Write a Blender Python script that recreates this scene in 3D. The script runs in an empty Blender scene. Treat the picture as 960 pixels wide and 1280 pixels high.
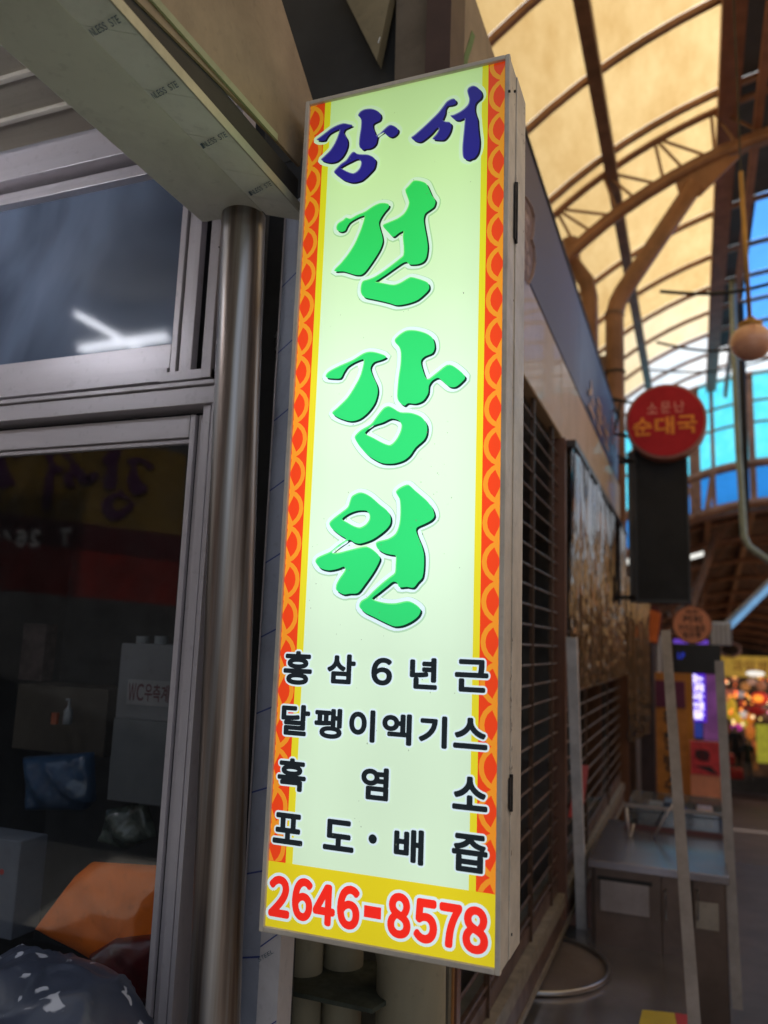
import bpy, bmesh, math, random
from mathutils import Vector, Matrix
random.seed(7)
C = bpy.context.scene.collection
sc = bpy.context.scene
R = math.radians

# ------------------------------------------------------------------ camera
YAW, PITCH, ROLL, FL = -0.37375, 0.16282, 0.03569, 992.5      # focal length in pixels of the 960x1280 photograph
CAM = Vector((0.2582, -1.1538, 1.6))
_f = Vector((math.sin(YAW)*math.cos(PITCH), math.cos(YAW)*math.cos(PITCH), math.sin(PITCH)))
_r0 = Vector((math.cos(YAW), -math.sin(YAW), 0)); _u0 = _r0.cross(_f)
_r = _r0*math.cos(ROLL) + _u0*math.sin(ROLL); _u = -_r0*math.sin(ROLL) + _u0*math.cos(ROLL)
cd = bpy.data.cameras.new('camera'); cam = bpy.data.objects.new('camera', cd); C.objects.link(cam)
m = Matrix.Identity(4)
for i in range(3):
    m[i][0], m[i][1], m[i][2], m[i][3] = _r[i], _u[i], -_f[i], CAM[i]
cam.matrix_world = m
cd.sensor_fit = 'VERTICAL'; cd.sensor_height = 36; cd.sensor_width = 36; cd.lens = FL*36/1280
cd.clip_start = 0.02; cd.clip_end = 400
cd.dof.use_dof = True; cd.dof.focus_distance = 1.30; cd.dof.aperture_fstop = 3.0
sc.camera = cam

def at(px, py, X=None, Y=None, Z=None):
    """the point of a pillar, wall or floor plane that stands at X, Y or Z, seen at a pixel of the photograph"""
    d = _f + _r*((px-480)/FL) - _u*((py-640)/FL)
    if X is not None: t = (X-CAM.x)/d.x
    elif Y is not None: t = (Y-CAM.y)/d.y
    else: t = (Z-CAM.z)/d.z
    return CAM + d*t

# ------------------------------------------------------------------ light
SUN_EL, SUN_AZ = 58, 20          # azimuth from +Y towards +X
w = bpy.data.worlds.new('World'); sc.world = w; w.use_nodes = True
nt = w.node_tree; bg = nt.nodes['Background']; sky = nt.nodes.new('ShaderNodeTexSky')
sky.sky_type = 'NISHITA'; sky.sun_disc = False; sky.sun_elevation = R(SUN_EL); sky.sun_rotation = R(SUN_AZ)
sky.air_density = 1.4; sky.dust_density = 4.0
hs = nt.nodes.new('ShaderNodeHueSaturation'); hs.inputs['Saturation'].default_value = .45      # thin high cloud
nt.links.new(sky.outputs[0], hs.inputs['Color']); nt.links.new(hs.outputs[0], bg.inputs[0]); bg.inputs[1].default_value = 0.15
sl = bpy.data.lights.new('sun', 'SUN'); sl.energy = 4.0; sl.angle = R(0.5); sl.color = (1, .95, .86)
so = bpy.data.objects.new('sun', sl); C.objects.link(so)
sd = Vector((math.sin(R(SUN_AZ))*math.cos(R(SUN_EL)), math.cos(R(SUN_AZ))*math.cos(R(SUN_EL)), math.sin(R(SUN_EL))))
so.rotation_euler = sd.to_track_quat('Z', 'Y').to_euler()
vs = sc.view_settings; sc.display_settings.display_device = 'sRGB'
vs.view_transform = 'Standard'; vs.look = 'None'; vs.exposure = 0.25; vs.gamma = 1; vs.use_curve_mapping = False
sc.cycles.max_bounces = 8; sc.cycles.transparent_max_bounces = 16
sc.cycles.use_denoising = True

# ------------------------------------------------------------------ helpers
def lin(c):
    return tuple(((x/255)/12.92 if x/255 <= .04045 else ((x/255+.055)/1.055)**2.4) for x in c)

MATS = {}
def mat(name, col, rough=.6, metal=0.0, emit=0.0, var=.25, scale=6.0, bump=.0, stretch=(1,1,1), col2=None, coat=0.0, spec=.5, trans=0.0, alpha=1.0):
    """procedural material: base colour broken up by noise, uneven gloss, fine relief"""
    if name in MATS: return MATS[name]
    mt = bpy.data.materials.new(name); mt.use_nodes = True; MATS[name] = mt
    n = mt.node_tree; p = n.nodes['Principled BSDF']; L = n.links.new
    tc = n.nodes.new('ShaderNodeTexCoord'); mp = n.nodes.new('ShaderNodeMapping'); L(tc.outputs['Object'], mp.inputs[0])
    mp.inputs['Scale'].default_value = stretch
    no = n.nodes.new('ShaderNodeTexNoise'); no.inputs['Scale'].default_value = scale; no.inputs['Detail'].default_value = 6
    no.inputs['Roughness'].default_value = .62
    L(mp.outputs[0], no.inputs['Vector'])
    mx = n.nodes.new('ShaderNodeMix'); mx.data_type = 'RGBA'
    c2 = col2 or tuple(x*(1-var) for x in col)
    mx.inputs[6].default_value = (*c2, 1); mx.inputs[7].default_value = (*col, 1)
    rp = n.nodes.new('ShaderNodeMapRange'); rp.inputs[1].default_value = .35; rp.inputs[2].default_value = .65
    L(no.outputs['Fac'], rp.inputs[0]); L(rp.outputs[0], mx.inputs[0])
    # grime: fine dark specks and broad dull stains
    g1 = n.nodes.new('ShaderNodeTexNoise'); g1.inputs['Scale'].default_value = 55; g1.inputs['Detail'].default_value = 7; L(tc.outputs['Object'], g1.inputs['Vector'])
    g2 = n.nodes.new('ShaderNodeTexNoise'); g2.inputs['Scale'].default_value = 4.3; g2.inputs['Detail'].default_value = 9; g2.inputs['Roughness'].default_value = .7; g2.inputs['Distortion'].default_value = .8; L(mp.outputs[0], g2.inputs['Vector'])
    r1 = n.nodes.new('ShaderNodeMapRange'); r1.inputs[1].default_value = .60; r1.inputs[2].default_value = .68; r1.inputs[3].default_value = 1; r1.inputs[4].default_value = .90; L(g1.outputs['Fac'], r1.inputs[0])
    r2 = n.nodes.new('ShaderNodeMapRange'); r2.inputs[1].default_value = .46; r2.inputs[2].default_value = .66; r2.inputs[3].default_value = 1.02; r2.inputs[4].default_value = .86; L(g2.outputs['Fac'], r2.inputs[0])
    gm = n.nodes.new('ShaderNodeMath'); gm.operation = 'MULTIPLY'; L(r1.outputs[0], gm.inputs[0]); L(r2.outputs[0], gm.inputs[1])
    gx = n.nodes.new('ShaderNodeVectorMath'); gx.operation = 'SCALE'; L(mx.outputs[2], gx.inputs[0]); L(gm.outputs[0], gx.inputs['Scale']); L(gx.outputs[0], p.inputs['Base Color'])
    rr = n.nodes.new('ShaderNodeMapRange'); rr.inputs[3].default_value = min(1, rough*1.25); rr.inputs[4].default_value = rough*.8
    L(no.outputs['Fac'], rr.inputs[0]); L(rr.outputs[0], p.inputs['Roughness'])
    p.inputs['Metallic'].default_value = metal; p.inputs['Specular IOR Level'].default_value = spec
    p.inputs['Coat Weight'].default_value = coat
    if trans: p.inputs['Transmission Weight'].default_value = trans
    if alpha < 1: p.inputs['Alpha'].default_value = alpha
    if emit:
        L(mx.outputs[2], p.inputs['Emission Color']); p.inputs['Emission Strength'].default_value = emit
    if bump:
        b = n.nodes.new('ShaderNodeBump'); b.inputs['Strength'].default_value = bump; b.inputs['Distance'].default_value = .01
        L(no.outputs['Fac'], b.inputs['Height']); L(b.outputs[0], p.inputs['Normal'])
    return mt

def mat_panel(name, col, tr=.75, scale=1.2, col2=None):
    """corrugated plastic roof panel that lets daylight through"""
    if name in MATS: return MATS[name]
    mt = bpy.data.materials.new(name); mt.use_nodes = True; MATS[name] = mt
    n = mt.node_tree; L = n.links.new; out = n.nodes['Material Output']; n.nodes.remove(n.nodes['Principled BSDF'])
    tc = n.nodes.new('ShaderNodeTexCoord'); no = n.nodes.new('ShaderNodeTexNoise'); no.inputs['Scale'].default_value = scale
    no.inputs['Detail'].default_value = 9; no.inputs['Roughness'].default_value = .68; mp = n.nodes.new('ShaderNodeMapping'); mp.inputs['Scale'].default_value = (2.2, .8, 2.2); L(tc.outputs['Object'], mp.inputs[0]); L(mp.outputs[0], no.inputs['Vector'])
    mx = n.nodes.new('ShaderNodeMix'); mx.data_type = 'RGBA'; mx.inputs[7].default_value = (*col, 1)
    mx.inputs[6].default_value = (*(col2 or tuple(x*.8 for x in col)), 1)
    rp = n.nodes.new('ShaderNodeMapRange'); rp.inputs[1].default_value = .3; rp.inputs[2].default_value = .7
    L(no.outputs['Fac'], rp.inputs[0]); L(rp.outputs[0], mx.inputs[0])
    t = n.nodes.new('ShaderNodeBsdfTranslucent'); d = n.nodes.new('ShaderNodeBsdfDiffuse'); s = n.nodes.new('ShaderNodeMixShader')
    L(mx.outputs[2], t.inputs[0]); L(mx.outputs[2], d.inputs[0]); s.inputs[0].default_value = tr
    L(d.outputs[0], s.inputs[1]); L(t.outputs[0], s.inputs[2]); L(s.outputs[0], out.inputs[0])
    return mt

def mat_glass(name, tint, refl=.12, rough=.02, dusty=.06, dust=(.3,.33,.36), nscale=4, dist=2.5, det=8):
    """window glass: see-through, mirror-like reflection, thin film of dust"""
    if name in MATS: return MATS[name]
    mt = bpy.data.materials.new(name); mt.use_nodes = True; MATS[name] = mt
    n = mt.node_tree; L = n.links.new; out = n.nodes['Material Output']; n.nodes.remove(n.nodes['Principled BSDF'])
    t = n.nodes.new('ShaderNodeBsdfTransparent'); t.inputs[0].default_value = (*tint, 1)
    g = n.nodes.new('ShaderNodeBsdfGlossy'); g.inputs[0].default_value = (1, 1, 1, 1); g.inputs['Roughness'].default_value = rough
    d = n.nodes.new('ShaderNodeBsdfDiffuse'); d.inputs[0].default_value = (*dust, 1)
    tc = n.nodes.new('ShaderNodeTexCoord'); no = n.nodes.new('ShaderNodeTexNoise'); no.inputs['Scale'].default_value = nscale
    no.inputs['Detail'].default_value = det; no.inputs['Distortion'].default_value = dist; L(tc.outputs['Object'], no.inputs['Vector'])
    mr = n.nodes.new('ShaderNodeMapRange'); mr.inputs[1].default_value = .35; mr.inputs[2].default_value = .75
    mr.inputs[3].default_value = dusty*.2; mr.inputs[4].default_value = dusty*1.6; L(no.outputs['Fac'], mr.inputs[0])
    s1 = n.nodes.new('ShaderNodeMixShader'); L(mr.outputs[0], s1.inputs[0]); L(t.outputs[0], s1.inputs[1]); L(d.outputs[0], s1.inputs[2])
    s2 = n.nodes.new('ShaderNodeMixShader'); s2.inputs[0].default_value = refl; L(s1.outputs[0], s2.inputs[1]); L(g.outputs[0], s2.inputs[2])
    L(s2.outputs[0], out.inputs[0])
    return mt

class MB:
    def __init__(s): s.v = []; s.f = []
    def add(s, vs, fs):
        k = len(s.v); s.v += [tuple(v) for v in vs]; s.f += [tuple(i+k for i in f) for f in fs]; return s
    def box(s, x0, x1, y0, y1, z0, z1):
        v = [(x, y, z) for x in (x0, x1) for y in (y0, y1) for z in (z0, z1)]
        return s.add(v, [(0,1,3,2),(4,6,7,5),(0,4,5,1),(2,3,7,6),(0,2,6,4),(1,5,7,3)])
    def beam(s, a, b, wd, ht, up=Vector((0,0,1))):
        a = Vector(a); b = Vector(b); d = (b-a).normalized()
        if abs(d.dot(up)) > .98: up = Vector((0,1,0))
        sd_ = d.cross(up).normalized()*wd/2; u = sd_.cross(d).normalized()*ht/2
        v = [p+i*sd_+j*u for p in (a, b) for i, j in ((-1,-1),(1,-1),(1,1),(-1,1))]
        return s.add(v, [(3,2,1,0),(4,5,6,7),(0,1,5,4),(1,2,6,5),(2,3,7,6),(3,0,4,7)])
    def tube(s, pts, r, n=10, caps=True):
        pts = [Vector(p) for p in pts]; rings = []
        rs = r if isinstance(r, (list, tuple)) else [r]*len(pts)
        ref = Vector((0,0,1))
        d0 = (pts[1]-pts[0]).normalized()
        if abs(d0.dot(ref)) > .9: ref = Vector((1,0,0))
        for i, p in enumerate(pts):
            d = (pts[min(i+1, len(pts)-1)]-pts[max(i-1, 0)]).normalized()
            a = d.cross(ref).normalized(); b = d.cross(a)
            rings.append([p+a*math.cos(t*2*math.pi/n)*rs[i]+b*math.sin(t*2*math.pi/n)*rs[i] for t in range(n)])
        v = [q for g in rings for q in g]; f = []
        for i in range(len(pts)-1):
            for t in range(n): f.append((i*n+t, i*n+(t+1)%n, (i+1)*n+(t+1)%n, (i+1)*n+t))
        if caps: f += [tuple(range(n))[::-1], tuple((len(pts)-1)*n+t for t in range(n))]
        return s.add(v, f)
    def disc(s, c, r, y0, y1, n=40, ax='Y'):
        c = Vector(c); ring = []
        for y in (y0, y1):
            for t in range(n):
                a = t*2*math.pi/n; ring.append((c.x+r*math.cos(a), y, c.z+r*math.sin(a)))
        return s.add(ring, [tuple(range(n)), tuple(range(2*n-1, n-1, -1))]+[(t, n+t, n+(t+1)%n, (t+1)%n) for t in range(n)])
    def prism(s, poly, off):
        n = len(poly); off = Vector(off); v = [Vector(p) for p in poly]+[Vector(p)+off for p in poly]
        return s.add(v, [tuple(range(n)), tuple(range(2*n-1, n-1, -1))]+[(i, n+i, n+(i+1)%n, (i+1)%n) for i in range(n)])
    def sphere(s, c, rx, ry=None, rz=None, nu=16, nv=10):
        ry = ry or rx; rz = rz or rx; v = []; f = []
        for i in range(nv+1):
            th = math.pi*i/nv
            for j in range(nu):
                ph = 2*math.pi*j/nu; v.append((c[0]+rx*math.sin(th)*math.cos(ph), c[1]+ry*math.sin(th)*math.sin(ph), c[2]+rz*math.cos(th)))
        for i in range(nv):
            for j in range(nu): f.append((i*nu+j, (i+1)*nu+j, (i+1)*nu+(j+1)%nu, i*nu+(j+1)%nu))
        return s.add(v, f)

def obj(name, mb, mt, parent=None, smooth=False, kind=None, label=None, bevel=0):
    me = bpy.data.meshes.new(name); me.from_pydata(mb.v, [], mb.f); me.update()
    b = bmesh.new(); b.from_mesh(me); bmesh.ops.recalc_face_normals(b, faces=b.faces); b.to_mesh(me); b.free()
    o = bpy.data.objects.new(name, me); C.objects.link(o); me.materials.append(mt)
    if smooth: me.polygons.foreach_set('use_smooth', [True]*len(me.polygons))
    if bevel:
        bv = o.modifiers.new('bevel', 'BEVEL'); bv.width = bevel; bv.segments = 2; bv.limit_method = 'ANGLE'
    if parent:
        o.parent = parent; base = parent
        loc = Vector((0,0,0))
        while base: loc += base.location; base = base.parent
        o.matrix_parent_inverse = Matrix.Translation(-loc) if not parent.parent else Matrix.Identity(4)
    if kind: o['kind'] = kind
    if label: o['label'] = label
    return o

def thing(name, label, cat, loc=(0,0,0), group=None):
    o = bpy.data.objects.new(name, None); C.objects.link(o); o.location = loc; o.empty_display_size = .05
    o['label'] = label; o['category'] = cat
    if group: o['group'] = group
    return o
def tag(o, label, cat, group=None):
    o['label'] = label; o['category'] = cat
    if group: o['group'] = group
    return o
def struct(name, mb, mt, **k): return obj(name, mb, mt, kind='structure', **k)

# ---- lettering: outlines turned into flat print
_cache = {}
def _curve_mesh(cu):
    o = bpy.data.objects.new('tmp', cu); C.objects.link(o)
    bpy.context.view_layer.update()
    dg = bpy.context.evaluated_depsgraph_get(); me = o.evaluated_get(dg).to_mesh()
    v = [tuple(x.co[:2]) for x in me.vertices]; f = [tuple(p.vertices) for p in me.polygons]
    bpy.data.objects.remove(o); bpy.data.curves.remove(cu)
    return v, f
def glyph(ch, off=0.0):
    k = (ch, off)
    if k not in _cache:
        cu = bpy.data.curves.new('tmp', 'FONT'); cu.body = ch; cu.size = 1; cu.offset = off; cu.resolution_u = 6
        _cache[k] = _curve_mesh(cu)
    return _cache[k]
def bbox(v): return min(p[0] for p in v), max(p[0] for p in v), min(p[1] for p in v), max(p[1] for p in v)
def put_glyph(mb, ch, off, base_off, u0, u1, v0, v1, f3):
    """ch with its outline grown by off, so that the base_off version fills u0..u1, v0..v1; f3 maps (u, v) to a place"""
    gv, gf = glyph(ch, off); a, b, c, d = bbox(glyph(ch, base_off)[0])
    sx = (u1-u0)/max(b-a, 1e-6); sy = (v1-v0)/max(d-c, 1e-6)
    mb.add([f3(u0+(x-a)*sx, v0+(y-c)*sy) for x, y in gv], gf)
def text_line(mb, s, off, u0, u1, v0, v1, f3, gap=.12, grow=0):
    n = len(s); wd = (u1-u0)/n
    for i, ch in enumerate(s):
        if ch == ' ': continue
        put_glyph(mb, ch, off+grow, off, u0+i*wd+wd*gap/2, u0+(i+1)*wd-wd*gap/2, v0, v1, f3)
def smooth_poly(p, n=3):
    out = []; N = len(p)
    for i in range(N):
        p0, p1, p2, p3 = p[i-1], p[i], p[(i+1) % N], p[(i+2) % N]
        for k in range(n):
            t = k/n
            q = []
            for c in (0, 1):
                q.append(.5*(2*p1[c]+(p2[c]-p0[c])*t+(2*p0[c]-5*p1[c]+4*p2[c]-p3[c])*t*t+(3*p1[c]-p0[c]-3*p2[c]+p3[c])*t**3)*.85+.15*(p1[c]+(p2[c]-p1[c])*t))
            out.append(tuple(q))
    return out
def area(p): return .5*sum(p[i-1][0]*p[i][1]-p[i][0]*p[i-1][1] for i in range(len(p)))
def brush(loops, off, shift=(0, 0)):
    """closed loops (first outer, then holes) filled flat; off grows the ink"""
    cu = bpy.data.curves.new('tmp', 'CURVE'); cu.dimensions = '2D'; cu.fill_mode = 'BOTH'
    for i, lp in enumerate(loops):
        a = area(lp)
        if (a < 0) != (i > 0): lp = lp[::-1]
        # grow by moving each point along its normal
        N = len(lp); q = []
        for j in range(N):
            p0 = Vector(lp[j-1]); p1 = Vector(lp[j]); p2 = Vector(lp[(j+1) % N])
            d1 = (p1-p0); d2 = (p2-p1)
            d = (d1.normalized() if d1.length > 1e-9 else Vector((0,0)))+(d2.normalized() if d2.length > 1e-9 else Vector((0,0)))
            if d.length < 1e-6: d = d2
            d.normalize(); nn = Vector((d.y, -d.x)); q.append(p1+nn*off+Vector(shift))
        s = cu.splines.new('POLY'); s.points.add(N-1)
        for j in range(N): s.points[j].co = (q[j].x, q[j].y, 0, 1)
        s.use_cyclic_u = True
    return _curve_mesh(cu)

# ------------------------------------------------------------------ materials shared
cream = mat('cream_paint', (.62,.55,.46), .5, var=.2, scale=14, bump=.08)
alu = mat('aluminium', (.60,.56,.60), .36, metal=.25, var=.18, scale=5, stretch=(1,1,.08) )
alu_h = mat('aluminium_rail', (.60,.56,.60), .36, metal=.25, var=.18, scale=5, stretch=(.08,1,1))
rubber = mat('black_rubber', (.012,.012,.013), .6)
dark_wall = mat('dark_wall', (.045,.046,.05), .8, var=.5, scale=3)
dark_steel = mat('dark_steel', (.018,.018,.018), .5, var=.5)
orange_paint = mat('brown_orange_paint', (.34,.165,.09), .5, var=.45, scale=3, bump=.1)
purlin_paint = mat('dark_brown_paint', (.24,.125,.085), .45, var=.4)
steel = mat('stainless', (.34,.33,.34), .28, metal=.9, var=.25, scale=3)
tan = mat('tan_board', (.34,.25,.16), .7, var=.35, scale=4, bump=.1)

# ------------------------------------------------------------------ ground
def gz(y): return 0 if y < 6 else -.13*(y-6)
mb = MB(); xs = [-30,-3,-.9,.2,1.2,2.2,4,30]; ys = [-30,-6,0,3,6,9,12,16,20,24,28,34,60,120,200]
for i in range(len(xs)-1):
    for j in range(len(ys)-1):
        z0 = gz(min(ys[j], 34)); z1 = gz(min(ys[j+1], 34))
        mb.add([(xs[i],ys[j],z0),(xs[i+1],ys[j],z0),(xs[i+1],ys[j+1],z1),(xs[i],ys[j+1],z1)], [(0,1,2,3)])
struct('ground', mb, mat('dark_paving', (.075,.04,.034), .5, var=.5, scale=2.5, bump=.1))

mb = MB(); mb.box(-12, 9, -20, 1.9, -.1, .02); struct('bounce_slab', mb, mat('bounce_slab_grey', (.36,.34,.31), .8, var=.35, scale=3, bump=.1))  # unseen pale slab added to bounce light up to the soffits
# ------------------------------------------------------------------ lightbox sign
W, ZB, ZT = .372, 1.16, 2.56
sign = thing('lightbox_sign', 'tall lit vertical sign box with green brush lettering and red scale-pattern borders', 'sign', (-W/2, .06, ZB))
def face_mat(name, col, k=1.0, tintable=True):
    """backlit acrylic print: tube glow is painted into the emission, dimmer at both ends"""
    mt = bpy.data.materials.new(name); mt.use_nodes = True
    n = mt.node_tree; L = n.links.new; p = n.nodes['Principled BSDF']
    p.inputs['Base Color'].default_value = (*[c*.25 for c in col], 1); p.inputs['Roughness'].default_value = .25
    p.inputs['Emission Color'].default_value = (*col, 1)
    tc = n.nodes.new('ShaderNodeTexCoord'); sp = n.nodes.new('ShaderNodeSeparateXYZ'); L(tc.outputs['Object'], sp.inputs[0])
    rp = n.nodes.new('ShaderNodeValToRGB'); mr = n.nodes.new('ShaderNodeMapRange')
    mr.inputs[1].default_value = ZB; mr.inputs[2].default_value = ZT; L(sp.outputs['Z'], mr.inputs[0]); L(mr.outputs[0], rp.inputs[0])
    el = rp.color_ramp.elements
    stops = [(0,.66,.66,.62), (.07,.74,.74,.73), (.30,.78,.78,.80), (.42,.97,.97,1.0), (.62,1,1,1), (.72,.84,.90,.74), (.87,.62,.72,.42), (1,.42,.50,.24)]  # glow painted by height: bright middle, dim yellow-green top
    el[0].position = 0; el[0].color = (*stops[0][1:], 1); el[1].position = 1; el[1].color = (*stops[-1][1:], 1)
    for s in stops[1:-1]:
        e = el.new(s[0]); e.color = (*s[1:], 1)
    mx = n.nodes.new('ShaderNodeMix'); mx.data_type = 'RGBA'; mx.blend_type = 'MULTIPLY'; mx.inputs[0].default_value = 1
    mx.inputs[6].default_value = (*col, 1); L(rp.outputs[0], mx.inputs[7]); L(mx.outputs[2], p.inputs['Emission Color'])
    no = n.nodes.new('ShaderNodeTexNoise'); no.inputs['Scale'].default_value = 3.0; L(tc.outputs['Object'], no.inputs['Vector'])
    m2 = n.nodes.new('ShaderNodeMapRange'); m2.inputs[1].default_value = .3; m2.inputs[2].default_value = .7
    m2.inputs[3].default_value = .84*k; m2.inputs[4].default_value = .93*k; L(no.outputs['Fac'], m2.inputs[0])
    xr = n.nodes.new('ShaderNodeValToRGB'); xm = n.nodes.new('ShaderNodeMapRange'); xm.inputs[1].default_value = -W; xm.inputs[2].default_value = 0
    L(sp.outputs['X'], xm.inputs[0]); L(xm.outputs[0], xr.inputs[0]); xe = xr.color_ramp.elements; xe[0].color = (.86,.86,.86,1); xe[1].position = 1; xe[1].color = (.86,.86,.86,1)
    for pp, vv in ((.22,.99),(.30,1),(.5,.965),(.70,1),(.78,.99)):  # brightness bands of inner tubes painted across the width
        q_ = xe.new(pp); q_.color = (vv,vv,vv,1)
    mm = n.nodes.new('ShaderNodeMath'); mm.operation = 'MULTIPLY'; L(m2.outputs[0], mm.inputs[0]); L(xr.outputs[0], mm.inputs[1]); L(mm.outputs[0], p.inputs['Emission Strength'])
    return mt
# cabinet
def cabinet():
    mb = MB(); d = .125; t = .006
    mb.box(-W, -W+t, .002, d, ZB, ZT); mb.box(-t, 0, .002, d, ZB, ZT)
    mb.box(-W+t, -t, .002, d, ZT-t, ZT); mb.box(-W+t, -t, .002, d, ZB, ZB+t); mb.box(-W+t, -t, d-.004, d, ZB+t, ZT-t)
    return mb
obj('cabinet', cabinet(), cream, sign, bevel=.0015)
mb = MB(); e = .007
mb.box(-W-.001, -W+e, -.006, .004, ZB-.001, ZT+.001); mb.box(-e, .001, -.006, .004, ZB-.001, ZT+.001)
mb.box(-W+e, -e, -.006, .004, ZT-e, ZT+.001); mb.box(-W+e, -e, -.006, .004, ZB-.001, ZB+e)
obj('front_rim', mb, cream, sign, bevel=.0015)
mb = MB(); mb.box(0, .0022, .048, .120, ZB+.002, ZT-.002); obj('side_cover', mb, cream, sign, label='cream side cover with scratched paint', bevel=.001)
for py0, py1 in ((222, 300), (965, 1010)):
    z0 = at(641, py1, X=0).z; z1 = at(641, py0, X=0).z
    mb = MB(); mb.tube([(.003,.046,z0),(.003,.046,z1)], .0026, 8); mb.box(.0015,.0035,.036,.046,z0+.004,z1-.004)
    obj('hinge', mb, mat('rusty_black', (.03,.022,.018), .8, var=.7, scale=60, bump=.4), sign)
for px_, py_ in ((637,114),(644,114),(639,1168)):
    q = at(px_, py_, X=0.002); mb = MB(); mb.tube([(0,q.y,q.z),(.0035,q.y,q.z)], .0022, 8); obj('screw', mb, dark_steel, sign)
# face
def S(u, v, y=0.0): return (u, y, v)
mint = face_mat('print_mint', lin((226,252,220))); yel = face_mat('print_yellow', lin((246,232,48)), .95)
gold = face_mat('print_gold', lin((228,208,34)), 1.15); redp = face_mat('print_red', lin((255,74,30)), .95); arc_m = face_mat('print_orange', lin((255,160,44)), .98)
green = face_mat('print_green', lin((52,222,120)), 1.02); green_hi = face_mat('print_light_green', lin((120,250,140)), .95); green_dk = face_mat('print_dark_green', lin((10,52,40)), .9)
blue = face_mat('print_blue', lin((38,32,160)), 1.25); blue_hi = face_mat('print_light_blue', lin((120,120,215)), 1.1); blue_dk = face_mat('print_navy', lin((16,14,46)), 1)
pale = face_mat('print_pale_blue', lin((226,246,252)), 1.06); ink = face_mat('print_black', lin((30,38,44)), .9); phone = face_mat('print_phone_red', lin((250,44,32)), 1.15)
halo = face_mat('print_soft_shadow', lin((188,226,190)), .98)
uL0, uL1, uL2 = -W+e, at(380,640,Y=0).x, at(388,640,Y=0).x
uR2, uR1, uR0 = at(591.5,780,Y=0).x, at(600,780,Y=0).x, -e
zband = 1.261
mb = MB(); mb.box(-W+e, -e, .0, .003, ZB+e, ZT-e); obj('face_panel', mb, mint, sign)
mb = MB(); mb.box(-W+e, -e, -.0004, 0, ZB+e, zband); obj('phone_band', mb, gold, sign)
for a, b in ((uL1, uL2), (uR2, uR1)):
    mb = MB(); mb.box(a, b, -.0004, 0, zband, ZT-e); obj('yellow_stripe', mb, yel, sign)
for side in (-1, 1):
    a, b = (uL0, uL1) if side < 0 else (uR1, uR0)
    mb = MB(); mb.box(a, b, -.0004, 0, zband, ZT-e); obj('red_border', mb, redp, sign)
    mb = MB(); per = .0590; Rr = .0330; th = .0075; col_step = .0183
    x_in = uL1 if side < 0 else uR1; ph0 = 1.632+.0035 if side > 0 else 1.607
    lo, hi = zband+.0005, ZT-e-.0005; cl = lambda x: min(max(x, a+.0003), b-.0003)
    for c in range(3):
        for k in range(-14, 20):
            zc = ph0+(k+(.5 if c % 2 else 0))*per+per*.5; A = math.asin(min(1, per/2/(Rr-th*.5)))*.98
            if zc+per/2 < lo or zc-per/2 > hi: continue
            N = 10; prev = None
            for i in range(N+1):
                t = -A+2*A*i/N
                xo = x_in-side*(-.0012)+side*(c*col_step+Rr-Rr*math.cos(t)); xi = x_in+side*(.0012+c*col_step+Rr-(Rr-th)*math.cos(t))
                zo, zi = zc+Rr*math.sin(t), zc+(Rr-th)*math.sin(t)
                cur = [(cl(xo), -.0006-.0001*c, min(max(zo, lo), hi)), (cl(xi), -.0006-.0001*c, min(max(zi, lo), hi))]
                if prev and abs(cur[0][0]-cur[1][0])+abs(prev[0][0]-prev[1][0]) > 1e-6 and abs(cur[0][2]-prev[0][2])+abs(cur[1][2]-prev[1][2]) > 1e-6:
                    mb.add([prev[0], prev[1], cur[1], cur[0]], [(0,1,2,3)])
                prev = cur
    obj('scale_pattern', mb, arc_m, sign)

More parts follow.
